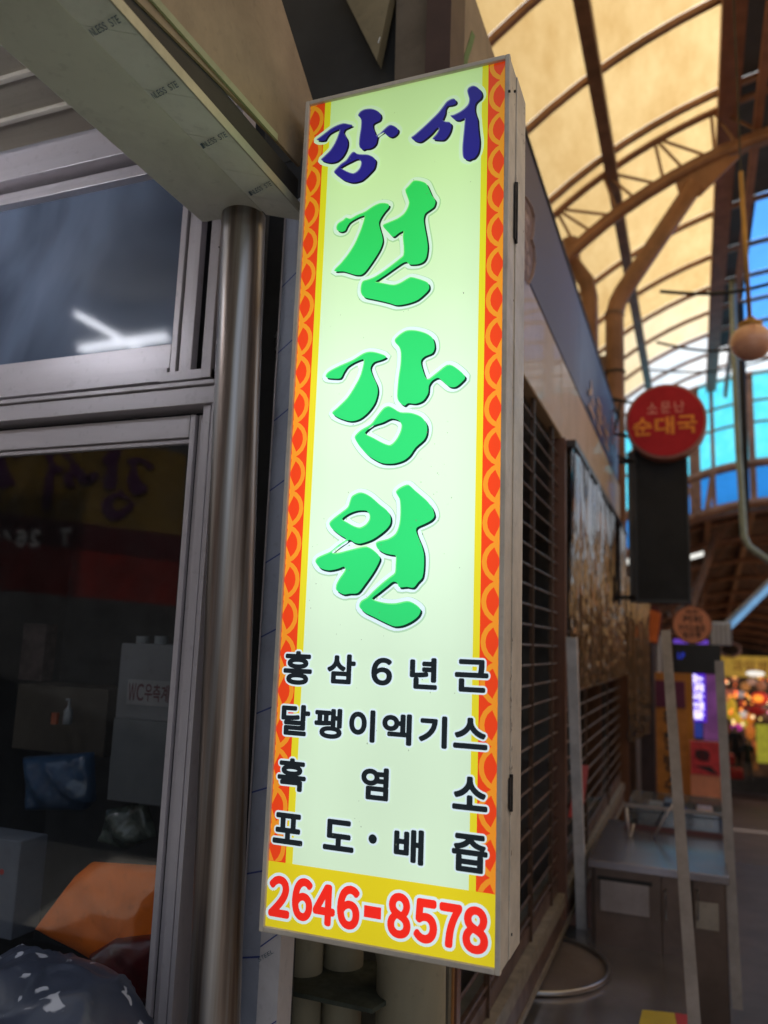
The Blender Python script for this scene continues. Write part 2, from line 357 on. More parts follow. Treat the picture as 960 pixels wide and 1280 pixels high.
# brush lettering
TR = {
 'A': (390,100,8.0, [[(55,605),(70,590),(130,545),(195,495),(260,460),(320,442),(370,450),(410,460),(375,480),(335,500),(322,530),(335,560),(358,600),(362,650),(345,710),(310,770),(260,815),(205,832),(150,828),(98,805),(130,770),(190,710),(235,640),(265,570),(285,500),(240,510),(180,545),(150,585),(135,608),(90,614)]],
      [[(468,360),(490,325),(530,303),(590,296),(645,310),(685,340),(695,375),(680,410),(640,430),(615,450),(618,490),(635,530),(650,565),(690,540),(725,505),(780,460),(825,468),(865,500),(860,535),(830,565),(795,577),(755,560),(725,530),(700,540),(665,565),(655,600),(645,640),(615,675),(575,692),(540,695),(515,705),(485,680),(478,640),(485,560),(498,480),(500,410),(485,380)]],
      [[(230,920),(260,885),(300,845),(350,810),(385,760),(410,732),(430,728),(455,745),(490,752),(560,755),(610,775),(640,805),(640,840),(625,890),(585,935),(545,975),(500,1010),(440,1028),(390,1028),(320,1005),(265,965),(235,940)],
       [(290,882),(340,850),(400,820),(450,797),(480,800),(500,830),(490,880),(460,920),(420,942),(370,930),(320,905)]]),
 'B': (500,95,8.0, [[(120,622),(150,600),(230,530),(310,455),(390,375),(440,310),(470,270),(505,245),(545,235),(565,260),(555,285),(515,300),(480,305),(460,335),(455,380),(440,420),(430,450),(460,465),(500,470),(518,495),(510,545),(490,590),(460,630),(425,648),(340,642),(338,625),(370,590),(395,545),(390,520),(365,530),(320,580),(270,625),(220,660),(185,665),(145,650)]],
      [[(680,155),(695,125),(735,107),(775,120),(810,155),(822,195),(810,230),(775,260),(755,290),(750,340),(760,390),(778,440),(782,500),(790,580),(798,650),(795,720),(780,780),(745,825),(715,835),(690,848),(650,835),(635,800),(632,720),(640,620),(650,520),(655,430),(630,435),(595,450),(560,448),(535,430),(512,405),(545,397),(600,370),(650,335),(690,290),(700,240),(690,200)]]),
 'C': (410,215,6.4, [[(75,440),(90,415),(130,390),(150,372),(185,380),(240,350),(300,325),(360,285),(410,260),(450,255),(490,265),(485,290),(455,325),(425,370),(410,410),(420,460),(435,510),(440,560),(420,620),(385,680),(345,740),(300,800),(265,825),(220,825),(170,810),(120,797),(55,795),(110,735),(170,660),(220,580),(260,490),(285,420),(300,355),(260,360),(210,385),(175,410),(155,440),(140,470),(110,482),(78,470)]],
      [[(625,150),(650,120),(680,85),(700,75),(745,80),(790,100),(815,150),(835,195),(862,235),(850,280),(820,305),(780,335),(768,380),(775,440),(790,520),(800,600),(790,680),(765,720),(720,740),(655,742),(635,722),(600,730),(540,770),(470,820),(410,860),(380,882),(440,895),(530,910),(590,890),(640,860),(670,848),(730,862),(800,890),(812,930),(790,965),(720,1025),(640,1055),(555,1068),(490,1050),(430,1035),(350,1018),(295,1005),(270,970),(270,920),(285,880),(330,865),(380,845),(450,800),(530,740),(580,700),(610,670),(612,600),(605,520),(610,475),(570,490),(525,522),(490,490),(445,435),(490,410),(560,380),(610,345),(640,300),(655,250),(640,200)]]),
 'D': (400,400,4.8, [[(40,335),(60,312),(120,280),(200,245),(265,205),(305,195),(350,202),(400,222),(370,240),(325,255),(305,290),(320,340),(345,395),(348,440),(330,500),(290,555),(240,595),(185,608),(120,590),(78,562),(110,530),(170,470),(215,400),(250,330),(268,240),(220,250),(170,280),(145,315),(125,350),(80,352),(45,348)]],
      [[(455,120),(485,90),(525,68),(580,68),(640,85),(680,115),(690,165),(675,200),(630,220),(608,245),(615,290),(645,360),(700,325),(765,275),(810,285),(872,340),(850,375),(815,402),(780,402),(745,375),(710,348),(675,365),(655,395),(650,440),(620,485),(575,503),(530,500),(508,515),(480,495),(468,460),(475,360),(488,270),(490,200),(480,165),(458,140)]],
      [[(215,700),(250,665),(310,630),(345,585),(385,535),(415,522),(445,535),(485,558),(550,562),(610,585),(643,630),(643,680),(625,720),(575,765),(540,815),(500,845),(440,862),(370,858),(300,820),(250,770),(220,725)],
       [(275,672),(320,635),(380,615),(430,592),(475,605),(495,635),(485,680),(460,725),(425,755),(380,742),(320,710),(280,690)]]),
 'E': (385,590,5.333, [[(148,345),(175,315),(220,280),(270,240),(285,200),(300,165),(345,142),(385,148),(430,175),(480,220),(530,260),(553,300),(550,345),(520,385),(470,425),(420,455),(350,477),(310,470),(280,452),(250,470),(200,505),(160,540),(200,545),(280,525),(340,510),(395,502),(440,525),(482,570),(465,620),(430,680),(380,750),(335,805),(280,810),(240,815),(195,790),(195,755),(215,715),(240,680),(255,650),(240,630),(200,645),(140,655),(85,640),(55,600),(70,575),(110,555),(155,535),(210,490),(262,452),(215,420),(165,380)],
       [(228,315),(270,280),(330,258),(390,258),(415,285),(415,320),(390,355),(350,375),(310,365),(265,340)]],
      [[(592,135),(610,115),(640,98),(675,90),(720,130),(790,190),(830,240),(845,290),(825,320),(780,345),(735,365),(722,385),(735,430),(760,490),(775,550),(775,630),(765,700),(735,735),(705,770),(660,765),(612,768),(600,742),(570,730),(530,760),(480,800),(430,840),(450,860),(520,878),(590,880),(665,865),(710,880),(752,915),(740,955),(700,990),(640,1020),(580,1028),(520,1005),(440,965),(380,935),(348,900),(360,865),(400,840),(440,800),(500,745),(550,705),(585,675),(590,620),(590,560),(550,550),(510,540),(470,515),(458,480),(480,465),(540,450),(590,415),(615,350),(622,270),(618,190),(600,155)]]),
}
def letter_shapes(key):
    ox, oy, s = TR[key][:3]; out = []
    for loops in TR[key][3:]:
        out.append([smooth_poly([(lambda q: (q.x, q.z))(at(ox+x/s, oy+y/s, Y=0)) for x, y in lp]) for lp in loops])
    return out
def lay(mb, m2, y):
    mb.add([(a, y, b) for a, b in m2[0]], m2[1])
LET = {k: letter_shapes(k) for k in TR}
for key in 'ABCDE':
    bl = key in 'AB'
    bodies, hi, dk, pl, hl = MB(), MB(), MB(), MB(), MB()
    for j, loops in enumerate(LET[key]):
        yy = -.0009-.00004*j
        lay(hl, brush(loops, .0088, (.0008,-.0012)), yy); lay(pl, brush(loops, .0072), yy-.0002)
        lay(dk, brush(loops, .0002, (.0028, -.0032)), yy-.0004)
        lay(hi, brush(loops, .0003, (-.0008, .0009)), yy-.0006); lay(bodies, brush(loops, -.0003, (.0003, -.0005)), yy-.0008)
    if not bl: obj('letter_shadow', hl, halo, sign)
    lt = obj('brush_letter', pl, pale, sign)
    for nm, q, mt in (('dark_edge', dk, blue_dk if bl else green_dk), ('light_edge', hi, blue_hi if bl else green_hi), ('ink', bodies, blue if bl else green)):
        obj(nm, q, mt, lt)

# printed lines
ROWS = [('홍',120,215,90,203),('삼',265,360,100,200),('６',412,482,112,205),('년',540,632,112,218),('근',690,803,118,228),
 ('달',112,208,268,372),('팽',222,315,280,382),('이',338,425,285,393),('엑',448,547,298,403),('기',570,665,305,413),('스',685,800,312,417),
 ('흑',100,195,447,557),('염',378,470,477,587),('소',682,800,508,622),
 ('포',85,185,630,735),('도',252,355,652,757),('·',402,432,700,732),('배',487,587,682,800),('즙',680,800,700,828)]
PH = [('２',72,140,838,978),('６',150,215,845,990),('４',220,290,865,1005),('６',300,372,870,1018),('-',390,443,940,980),('８',468,542,895,1048),('５',555,630,915,1065),('７',640,712,930,1080),('８',718,800,940,1100)]
def stamp(mb, ch, u0, u1, v0, v1, y, du, dv, inset):
    put_glyph(mb, ch, 0.0, 0.0, u0+inset, u1-inset, v0+inset, v1-inset, lambda u, v: (u+du, y, v+dv))
for rows, mt, bo, go in ((ROWS, ink, .030, .036), (PH, phone, .028, .040)):
    for ch, a, b, c, d in rows:
        xm = (a+b)/2/2.667+310; ym = (c+d)/2/2.667+780
        u0 = at(a/2.667+310, ym, Y=0).x; u1 = at(b/2.667+310, ym, Y=0).x; v1 = at(xm, c/2.667+780, Y=0).z; v0 = at(xm, d/2.667+780, Y=0).z
        if rows is PH: u0 -= .001; u1 += .001
        m1, m2 = MB(), MB()
        if ch in '·-':
            if ch == '·':
                cx, cz, r_ = (u0+u1)/2, (v0+v1)/2, (v1-v0)/2
                for q, rr, y in ((m1, r_+.003, -.0010), (m2, r_, -.0016)):
                    q.add([(cx+rr*math.cos(t*math.pi/12), y, cz+rr*math.sin(t*math.pi/12)) for t in range(24)], [tuple(range(24))])
            else:
                for q, g, y in ((m1, .004, -.0010), (m2, 0, -.0016)):
                    q.add([(u0-g,y,v0-g),(u1+g,y,v0-g),(u1+g,y,v1+g),(u0-g,y,v1+g)], [(0,1,2,3)])
        else:
            rb, rg = (.0020, .0046) if rows is ROWS else (.0031, .0074)
            for k in range(16):
                t = k*math.pi/8
                stamp(m1, ch, u0, u1, v0, v1, -.0010-k*.00001, rg*math.cos(t), rg*math.sin(t), rb)
            for k in range(12):
                t = k*math.pi/6
                stamp(m2, ch, u0, u1, v0, v1, -.0014-k*.00001, rb*math.cos(t), rb*math.sin(t), rb)
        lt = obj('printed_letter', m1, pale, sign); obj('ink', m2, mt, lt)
# chipped paint and rust on the side, specks on the face
rnd = random.Random(11)
def blotches(places, r0, r1, plane):
    mb = MB()
    for (a, b) in places:
        n_ = rnd.randint(5, 8); rr = rnd.uniform(r0, r1); st_ = rnd.uniform(1, 2.6)
        mb.add([plane(a+rr*math.cos(t*2*math.pi/n_)*rnd.uniform(.5, 1.2), b+rr*st_*math.sin(t*2*math.pi/n_)*rnd.uniform(.5, 1.2)) for t in range(n_)], [tuple(range(n_))])
    return mb
rust = mat('rust_chip', (.12,.065,.035), .8, var=.6, scale=80)
pl_ = []
for k in range(26):
    pl_.append((.041+rnd.gauss(0,.003), at(640,rnd.uniform(800,960),X=0).z))
for k in range(16): pl_.append((.046+rnd.gauss(0,.004), at(641,rnd.choice((222,300,305,965,1010))+rnd.uniform(-9,9),X=0).z))
for k in range(14): pl_.append((rnd.uniform(.004,.118), rnd.uniform(ZB,ZT)))
for k in range(10): pl_.append((rnd.uniform(.10,.12), rnd.uniform(ZT-.12,ZT)))
k_ = [0]
def side_(a, b):
    return (.0027, a, b)
obj('paint_chips', blotches(pl_, .0006, .0022, side_), rust, sign, kind='stuff')
pl_ = [(rnd.uniform(-W+.05,-.05), rnd.uniform(ZB+.1,ZT-.05)) for k in range(70)]+[(rnd.uniform(-.15,-.08), rnd.uniform(1.75,1.95)) for k in range(25)]
obj('face_specks', blotches(pl_, .0003, .0008, lambda a, b: (a, -.0024, b)), face_mat('print_speck', lin((120,130,110))), sign, kind='stuff')
# wall arms that carry the box
mb = MB()
for z in (1.35, 2.35):
    mb = MB(); mb.box(-.255, -.225, .125, .62, z-.015, z+.015); obj('bracket', mb, dark_steel, sign)

# ------------------------------------------------------------------ left window bay (facing the camera)
WY = .13
win = thing('shop_window', 'aluminium framed sliding window with cloudy upper pane and dark lower pane', 'window', (-1.1, WY, .6))
def X_(px, py, y=WY): return at(px, py, Y=y).x
def Z_(px, py, y=WY): return at(px, py, Y=y).z
def fr(name, x0, x1, z0, z1, y0, y1, mt=alu, parent=None, bevel=.0012, **k):
    mb = MB(); mb.box(min(x0,x1), max(x0,x1), y0, y1, min(z0,z1), max(z0,z1)); return obj(name, mb, mt, parent or win, bevel=bevel, **k)
XL = -2.2; XJ = X_(287, 480)                    # right end of the outer frame
zt = Z_(100, 197); zg_t = Z_(100, 238)          # head
z_mid = Z_(275, 484)
z_b = .60
xs_g = X_(216, 440)                             # right edge of the upper glass
xs_s = X_(240, 460)                             # right edge of upper stile
xs_i = X_(262, 465); xs_o = X_(273, 475)        # inner strip of the jamb
zr_t, zr_b = Z_(216, 431), Z_(210, 478)
# head and its shadow gap
fr('head_rail', XL, XJ, Z_(0,233)+.02, Z_(0,233)-.012, WY-.03, WY+.06, alu_h)
fr('head_rail', XL, XJ, Z_(0,246)+.004, zg_t+.012, WY+.0, WY+.05, alu_h)
fr('head_bead', XL, xs_g, zg_t+.012, zg_t-.004, WY-.012, WY+.02, alu_h)
# upper sash
fr('sash_stile', xs_g, X_(223,440), zr_b-.005, zg_t+.01, WY-.006, WY+.012)
fr('sash_stile', X_(225,440), X_(235,440), zr_b-.004, zg_t+.01, WY-.001, WY+.018)
fr('sash_stile', X_(236.5,440), X_(243,440), zr_b-.004, zg_t+.01, WY-.008, WY+.012)
fr('bottom_rail', XL, xs_g, zr_t, zr_t-.052, WY-.006, WY+.02, alu_h)
fr('bottom_rail', XL, X_(212,470), zr_t-.052, zr_b, WY-.010, WY+.02, alu_h)
# fixed outer jamb strips
fr('jamb_strip', xs_i, xs_o, z_mid+.012, zt+.02, WY-.03, WY+.03)
fr('jamb_strip', X_(277,480), XJ+.001, z_mid+.01, zt+.02, WY-.02, WY+.03)
fr('track_rail', X_(210,478), xs_o, z_mid+.012, z_mid+.032, WY-.028, WY+.03, alu_h)
mb = MB(); mb.box(XL, XJ+.01, WY+.055, WY+.06, z_mid, zt+.06)
obj('dark_recess', mb, dark_wall, win)
# transom and lower frame
fr('transom', XL, XJ, z_mid+.006, z_mid-.003, WY-.034, WY+.03, alu_h)
fr('transom', XL, XJ, z_mid-.005, z_mid-.040, WY-.028, WY+.03, alu_h)
z_ls = z_mid-.053
fr('sash_rail', XL, X_(237,540), z_ls, z_ls-.045, WY-.002, WY+.018, alu_h)
fr('sash_rail', XL, X_(237,540), z_ls-.047, z_ls-.056, WY+.004, WY+.018, alu_h)
for a, b, y0 in ((237,243,-.004),(244.5,250,.004),(251,256,-.002),(258,267,-.020),(268.5,270.5,-.012),(272,277,-.030)):
    fr('sash_stile', X_(a,560), X_(b,560), z_b, z_ls+(.012 if a > 257 else 0), WY+y0, WY+.02)
fr('sill', XL, XJ, z_b-.05, z_b, WY-.03, WY+.06, alu_h)
# gasket lines and screws give the profiles their seams
for a, b in ((243,244.5),(250,251),(256,258),(267,268.5),(270.5,272)):
    fr('gasket', X_(a,560), X_(b,560), z_b, z_ls, WY+.006, WY+.012, rubber, bevel=0)
for px_, py_ in ((274,309),(277,309),(208,481)):
    q = at(px_, py_, Y=WY-.0305); mb = MB(); mb.tube([(q.x,q.y,q.z),(q.x,q.y-.001,q.z)], .0016, 8); obj('screw', mb, rubber, win)
# panes
up_glass = mat_glass('cloudy_glass', (.25,.28,.33), refl=.020, rough=.09, dusty=.50, dust=(.30,.38,.55), nscale=1.6, dist=.8, det=4)
lo_glass = mat_glass('clear_glass', (.93,.94,.95), refl=.04, rough=.03, dusty=.006)
mb = MB(); mb.box(XL, xs_g+.004, WY+.010, WY+.014, zr_t-.004, zg_t); obj('upper_pane', mb, up_glass, win, label='cloudy upper pane')
mb = MB(); mb.box(XL, X_(238,540), WY+.010, WY+.014, z_b, z_ls-.054); obj('lower_pane', mb, lo_glass, win, label='dark clear lower pane')

# wall pieces of this corner
mb = MB(); mb.box(XL, XJ+.004, WY-.03, WY+.1, 0, z_b-.05)
tag(obj('sill_wall', mb, dark_wall), 'dark low wall under the sliding window', 'wall')
mb = MB(); mb.box(XJ+.006, -.455, WY+.10, WY+.16, 0, 2.62)
tag(obj('corner_wall', mb, dark_wall), 'dark narrow wall strip behind the steel pipe post', 'wall')
mb = MB(); mb.box(-2.4, -.62, WY+.0, WY+.08, 2.655, 2.95)
tag(obj('header_wall', mb, alu_h), 'metal header above the sliding window', 'wall')
# room behind
mb = MB()
mb.box(-3.2, -.72, 1.5, 1.55, .4, 2.7); mb.box(-2.3, -2.2, .14, 1.5, .36, 2.7)
mb.box(-.71, -.66, .2, 1.5, .4, 2.7)
mb.box(-3.2, -.66, .2, 1.55, 2.7, 2.75); mb.box(-3.2, -.66, .2, 1.55, .35, .4)
struct('room_behind_window', mb, mat('room_dark', (.07,.075,.085), .9, var=.4, scale=2))

# ceiling planks above the window
ceil = thing('soffit', 'grey brown ribbed soffit planks above the sliding window', 'ceiling', (-1.2, -.3, 2.72))
plank = mat('soffit_plank', (.30,.26,.20), .5, var=.2, scale=3, stretch=(.2,3,1))
rib = mat('soffit_rib', (.55,.50,.42), .45, var=.2)
yb = [.115, .02, -.085, -.2, -.32, -.45, -.6, -.75, -.9]
for i in range(len(yb)-1):
    mb = MB(); mb.box(-2.4, -.55, yb[i+1]+.014, yb[i], 2.72, 2.735); obj('plank', mb, plank, ceil)
    mb = MB(); mb.box(-2.4, -.55, yb[i+1], yb[i+1]+.013, 2.711, 2.735); obj('rib', mb, rib, ceil, bevel=.002)

# ------------------------------------------------------------------ steel lintel running along the alley overhead
film = mat('protective_film', (.72,.74,.66), .42, metal=.1, var=.12, scale=5)
lint = thing('steel_lintel', 'stainless clad lintel overhead, protective film with printed lettering still on it', 'lintel', (-.5, -.4, 2.38))
mb = MB(); mb.box(-.612, -.478, -2.2, .045, 2.392, 2.50); obj('soffit_plate', mb, mat('lintel_steel', (.60,.61,.53), .45, metal=.1, var=.15, scale=2.5), lint, bevel=.002)
ys = [-2.2,-1.9,-1.6,-1.3,-1.0,-.78,-.58,-.44,-.31,-.20,-.10,-.015,.055]
for i in range(len(ys)-1):
    a, b = ys[i]+.0012, ys[i+1]
    mb = MB(); sk = .03
    P = [(-.477,a,2.391),(-.402,a+sk,2.379),(-.402,b+sk,2.379),(-.477,b,2.391)]
    mb.prism(P, (0,0,.004)); obj('film_panel', mb, film, lint)
mb = MB(); mb.box(-.4017,-.3985,-2.2,.085,2.377,2.394); obj('edge_lip', mb, mat('lip_metal', (.45,.45,.36), .4, metal=.4), lint)
mb = MB(); mb.box(-.478,-.404,-2.2,.04,2.397,2.44); obj('dark_gap_backing', mb, rubber, lint)  # black box stands for the shade in the gap above the lip
txt = mat('film_print', (.12,.18,.24), .6, var=.5, scale=80)
for px_, py_ in ((130,35),(205,115),(268,176),(326,236)):
    q = at(px_, py_, Z=2.382)
    e1 = at(px_+30, py_-22, Z=2.382)-q; e1 = e1/e1.length; e2 = at(px_-14, py_-22, Z=2.382)-q; e2 = e2/e2.length; mb = MB()
    zf = lambda x: 2.3905-(x+.477)/.075*.012-.0012
    f3 = lambda u, v: (lambda w_: (w_.x, w_.y, zf(w_.x)))(q+e1*u+e2*v)
    text_line(mb, 'INLESS STE', 0.0, -.038, .034, -.006, .0075, f3, gap=.15)
    # keep the print on the strip
    keep = [k for k in range(len(mb.f)) if all(-.4765 < mb.v[i][0] < -.4025 for i in mb.f[k])]
    mb.f = [mb.f[k] for k in keep]
    if mb.f: obj('film_print', mb, txt, lint)

# ------------------------------------------------------------------ tan board and black steelwork above the sign
P_ = lambda X, *q: [at(x, y, X=X) for x, y in q]
mb = MB(); mb.prism([Vector((-.40,-1.2,2.40)), at(171,0,X=-.40), at(346,175,X=-.40), at(375,208,X=-.40), at(392,128,X=-.40), at(352,0,X=-.40), Vector((-.40,-1.2,3.2))], (-.006,0,0))
tag(obj('tan_hoarding', mb, tan), 'weathered tan board slanting overhead left of the lit sign', 'board')
mb = MB(); mb.beam((-.397,-1.2,2.398), at(346,172,X=-.397), .004, .012); mb2 = at(375,208,X=-.397)
tag(obj('board_trim', mb, mat('trim_green', (.34,.36,.22), .5)), 'thin pale trim along the lower edge of the tan board', 'trim')
def slab(px_list, Y, th, nm, mt, label, cat):
    mb = MB(); mb.prism([at(x, y, Y=Y) for x, y in px_list], (0, th, 0)); return tag(obj(nm, mb, mt), label, cat)
mb = MB(); mb.box(-1.6,-.27,.7,.75,2.3,4.6)
tag(obj('back_wall', mb, mat('brown_wall', (.07,.055,.04), .9, var=.5, scale=2)), 'shadowed brown wall high above and behind the lit sign', 'wall')
blk = mat('black_steel', (.016,.017,.018), .6, var=.4)
slab([(230,-60),(500,-60),(500,150),(230,250)], .47, .03, 'steel_beam', blk, 'black steel plate girder above the left half of the sign', 'beam')
slab([(418,-30),(493,-30),(471,76)], .42, .03, 'gusset_board', mat('gusset_tan', (.26,.21,.12), .7, var=.3), 'small tan triangular board between two black steel beams', 'board')
slab([(497,-60),(562,-60),(562,140),(492,150)], .44, .03, 'umber_board', mat('board_umber', (.17,.13,.09), .7, var=.3), 'dull brown board above the sign, left of a maroon post', 'board')
q = at(473,51,Y=.33); mb = MB(); mb.beam((q.x,q.y,q.z-.006),(q.x+.004,q.y,q.z+.008),.003,.002)
tag(obj('wire_clip', mb, mat('bright_metal', (.8,.78,.7), .3, metal=.6)), 'tiny bright metal clip on the black strut above the sign', 'clip')

# ------------------------------------------------------------------ pipe post
p0, p1 = at(304.5,272,Y=.05), at(268,1270,Y=.05)
d = (p1-p0)/(p1.z-p0.z); top = p0+d*(2.392-p0.z); bot = p0+d*(0-p0.z)
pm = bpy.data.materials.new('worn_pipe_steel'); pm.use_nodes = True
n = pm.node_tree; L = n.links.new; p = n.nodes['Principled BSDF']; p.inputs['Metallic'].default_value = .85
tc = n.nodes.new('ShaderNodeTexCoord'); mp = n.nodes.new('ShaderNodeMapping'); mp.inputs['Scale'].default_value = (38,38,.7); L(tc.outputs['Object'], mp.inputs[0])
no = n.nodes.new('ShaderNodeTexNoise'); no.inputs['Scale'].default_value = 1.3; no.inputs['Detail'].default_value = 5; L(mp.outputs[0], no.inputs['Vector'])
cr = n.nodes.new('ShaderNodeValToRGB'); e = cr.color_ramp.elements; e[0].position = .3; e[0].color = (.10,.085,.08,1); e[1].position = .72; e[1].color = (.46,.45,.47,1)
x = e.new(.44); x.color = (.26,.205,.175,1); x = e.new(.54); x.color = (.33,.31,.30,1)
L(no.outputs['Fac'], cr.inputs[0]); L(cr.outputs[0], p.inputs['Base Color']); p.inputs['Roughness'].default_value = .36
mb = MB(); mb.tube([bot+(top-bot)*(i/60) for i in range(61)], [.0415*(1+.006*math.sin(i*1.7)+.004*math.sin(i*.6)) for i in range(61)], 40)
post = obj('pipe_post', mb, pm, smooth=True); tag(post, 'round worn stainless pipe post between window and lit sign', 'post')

# film-clad angle post just left of and behind the sign
blue_line = mat('film_blue_line', (.04,.07,.28), .5); film2 = mat('film_grey', (.36,.40,.50), .42, metal=.1, var=.15, scale=6)
film3 = mat('film_light', (.55,.53,.56), .45, metal=.1, var=.15, scale=6)
ap = thing('clad_post', 'narrow square post in grey film with blue diagonal lines beside the sign', 'post', (-.40,.2,0))
A0, A1 = at(324,800,Y=.17).x, at(349,800,Y=.155).x; A2 = at(350,1240,Y=.155).x
mb = MB(); mb.add([(A0,.175,.2),(A1,.15,.2),(A1,.15,2.48),(A0,.175,2.48),(A0,.20,.2),(A1,.20,.2),(A1,.20,2.48),(A0,.20,2.48)], [(0,1,2,3),(4,7,6,5),(0,3,7,4),(1,5,6,2),(3,2,6,7),(0,4,5,1)])
obj('left_face', mb, film2, ap)
mb = MB(); mb.box(A1+.0005, A2, .148, .20, .2, 2.48); obj('front_face', mb, film3, ap)
mb = MB(); mb.box(A0-.0015, A0+.0015, .172, .18, .2, 2.48); obj('edge_bead', mb, alu, ap)
for k in range(13):
    z = .62+k*.14; mb = MB()
    mb.add([(A0,.1742,z),(A1,.1492,z+.018),(A1,.1492,z+.021),(A0,.1742,z+.003)], [(0,1,2,3)]); obj('blue_line', mb, blue_line, ap)
    mb = MB(); z += .035
    mb.add([(A1+.001,.1474,z),(A2,.1474,z+.030),(A2,.1474,z+.0325),(A1+.001,.1474,z+.0028)], [(0,1,2,3)]); obj('blue_line', mb, blue_line, ap)
mb = MB(); q = at(333,1195,Y=.1472)
text_line(mb, 'STEEL', 0, 0, .035, 0, .006, lambda u, v: (q.x-.014+u*.8-v*.5, .1472, q.z-.012+u*.55+v), gap=.15); obj('film_print', mb, txt, ap)
q = at(349,424,Y=.2); mb = MB(); mb.sphere((q.x,.215,q.z), .018, .018, .030)
tag(obj('convex_mirror', mb, steel, smooth=True), 'small round polished mirror peeping out left of the clad post', 'mirror')

# ------------------------------------------------------------------ rolls and shelf under the sign
vin = mat('beige_roll', (.30,.27,.19), .7, var=.25, scale=3, stretch=(1,1,.3), bump=.1)
for (xa, xb, yy, z1, lb) in ((348,391,.36,1.35,'beige upright roll, leftmost under the sign'),(394,442,.42,1.35,'beige upright roll between two others under the sign')):
    a, b = at(xa,1215,Y=yy).x, at(xb,1215,Y=yy).x; mb = MB(); mb.tube([((a+b)/2,yy+(b-a)/2,.5),((a+b)/2,yy+(b-a)/2,z1)], (b-a)/2, 28)
    tag(obj('upright_roll', mb, vin, smooth=True), lb, 'roll', 'beige upright rolls under the sign')
a, b = at(442,1215,Y=.30).x, at(530,1215,Y=.30).x; mb = MB()
mb.tube([((a+b)/2+.01,.42,.4),((a+b)/2+.01,.40,1.0),((a+b)/2,.38,1.1),((a+b)/2,.38,1.4)], [(b-a)/2*1.0,(b-a)/2*.98,(b-a)/2*1.05,(b-a)/2*1.1], 28)
tag(obj('upright_roll', mb, vin, smooth=True), 'thick beige upright roll beside the brown door post', 'roll', 'beige upright rolls under the sign')
mb = MB(); z = at(400,1247,Y=.30).z; mb.prism([(-.50,.30,z),(-.30,.30,z),(-.285,.36,z),(-.285,.50,z),(-.50,.50,z)], (0,0,-.008))
tag(obj('small_shelf', mb, mat('shelf_green', (.05,.06,.045), .7, var=.5, scale=30)), 'small dark green shelf cutting across the beige rolls', 'shelf')
mb = MB(); mb.box(-.60,-.25,.62,.66,.2,2.6)
tag(obj('side_wall', mb, mat('side_wall_m', (.16,.14,.10), .8, var=.4, scale=3)), 'dim beige wall behind the upright rolls', 'wall')

# ------------------------------------------------------------------ things behind and before the lower pane
def virt(px, py, D): q = at(px, py, Y=WY+.01+D); return q
# orange cloth bag
def blob_cloth(name, pts, Y, dep, mt, label, cat, seed=0, amp=.008, n=26):
    """soft sack: outline swollen to depth with creases"""
    rnd = random.Random(seed); P = [at(x, y, Y=Y) for x, y in pts]; cx = sum(q.x for q in P)/len(P); cz = sum(q.z for q in P)/len(P)
    mb = MB(); N = len(P); rings = 20; out = []
    sub = []
    for i in range(N):
        for k in range(6):
            t = k/6; a, b = P[i], P[(i+1) % N]; sub.append((a.x+(b.x-a.x)*t, a.z+(b.z-a.z)*t))
    M = len(sub); ph = [rnd.uniform(0, 6.3) for _ in range(6)]
    for s in range(rings+1):
        r = math.cos(s/rings*math.pi/2); dpt = math.sin(s/rings*math.pi/2)
        for i, (x, z) in enumerate(sub):
            xx, zz_ = cx+(x-cx)*r, cz+(z-cz)*r; fold = (amp*math.sin(xx*55+zz_*38+ph[1]+2*math.sin(zz_*22+ph[0]))+amp*.3*math.sin(xx*120-zz_*90+ph[2]))*min(1, dpt*1.5)
            out.append((cx+(x-cx)*r, Y-dep*dpt**.7+fold, cz+(z-cz)*r))
    f = [(s*M+i, s*M+(i+1) % M, (s+1)*M+(i+1) % M, (s+1)*M+i) for s in range(rings) for i in range(M)]
    mb.add(out, f); mb.add([(x, Y, z) for x, z in sub], [tuple(range(M))])
    return tag(obj(name, mb, mt, smooth=True), label, cat)
blob_cloth('orange_sack', [(118,1077),(250,1085),(250,1215),(150,1212),(92,1180),(50,1158),(80,1118),(100,1092)], .24, .05,
    mat('orange_vinyl', (1.0,.215,.02), .6, var=.08, scale=4, bump=.1, spec=.15), 'bright orange vinyl sack behind the lower window pane', 'sack', 3, .002)
blob_cloth('dark_red_sack', [(118,1190),(150,1170),(230,1165),(230,1250),(110,1250)], .20, .04,
    mat('dark_red', (.12,.012,.014), .3, var=.4, scale=20, coat=.4), 'dark red bag at the foot of the orange sack', 'sack', 5, .004)
blob_cloth('blue_sack', [(35,945),(118,940),(120,1000),(108,1012),(38,1012)], .62, .05,
    mat('blue_vinyl', (.03,.08,.17), .3, var=.4, scale=8, coat=.5, bump=.3), 'crumpled dark blue bag inside the dim shop', 'sack', 6, .006)
blob_cloth('clear_bag', [(138,1010),(185,1000),(196,1045),(160,1062),(128,1050)], .55, .04,
    mat('clear_bag_m', (.09,.12,.10), .12, var=.6, scale=30, coat=1, bump=.9), 'shiny crinkled dark green bag above the orange sack', 'bag', 8, .008)
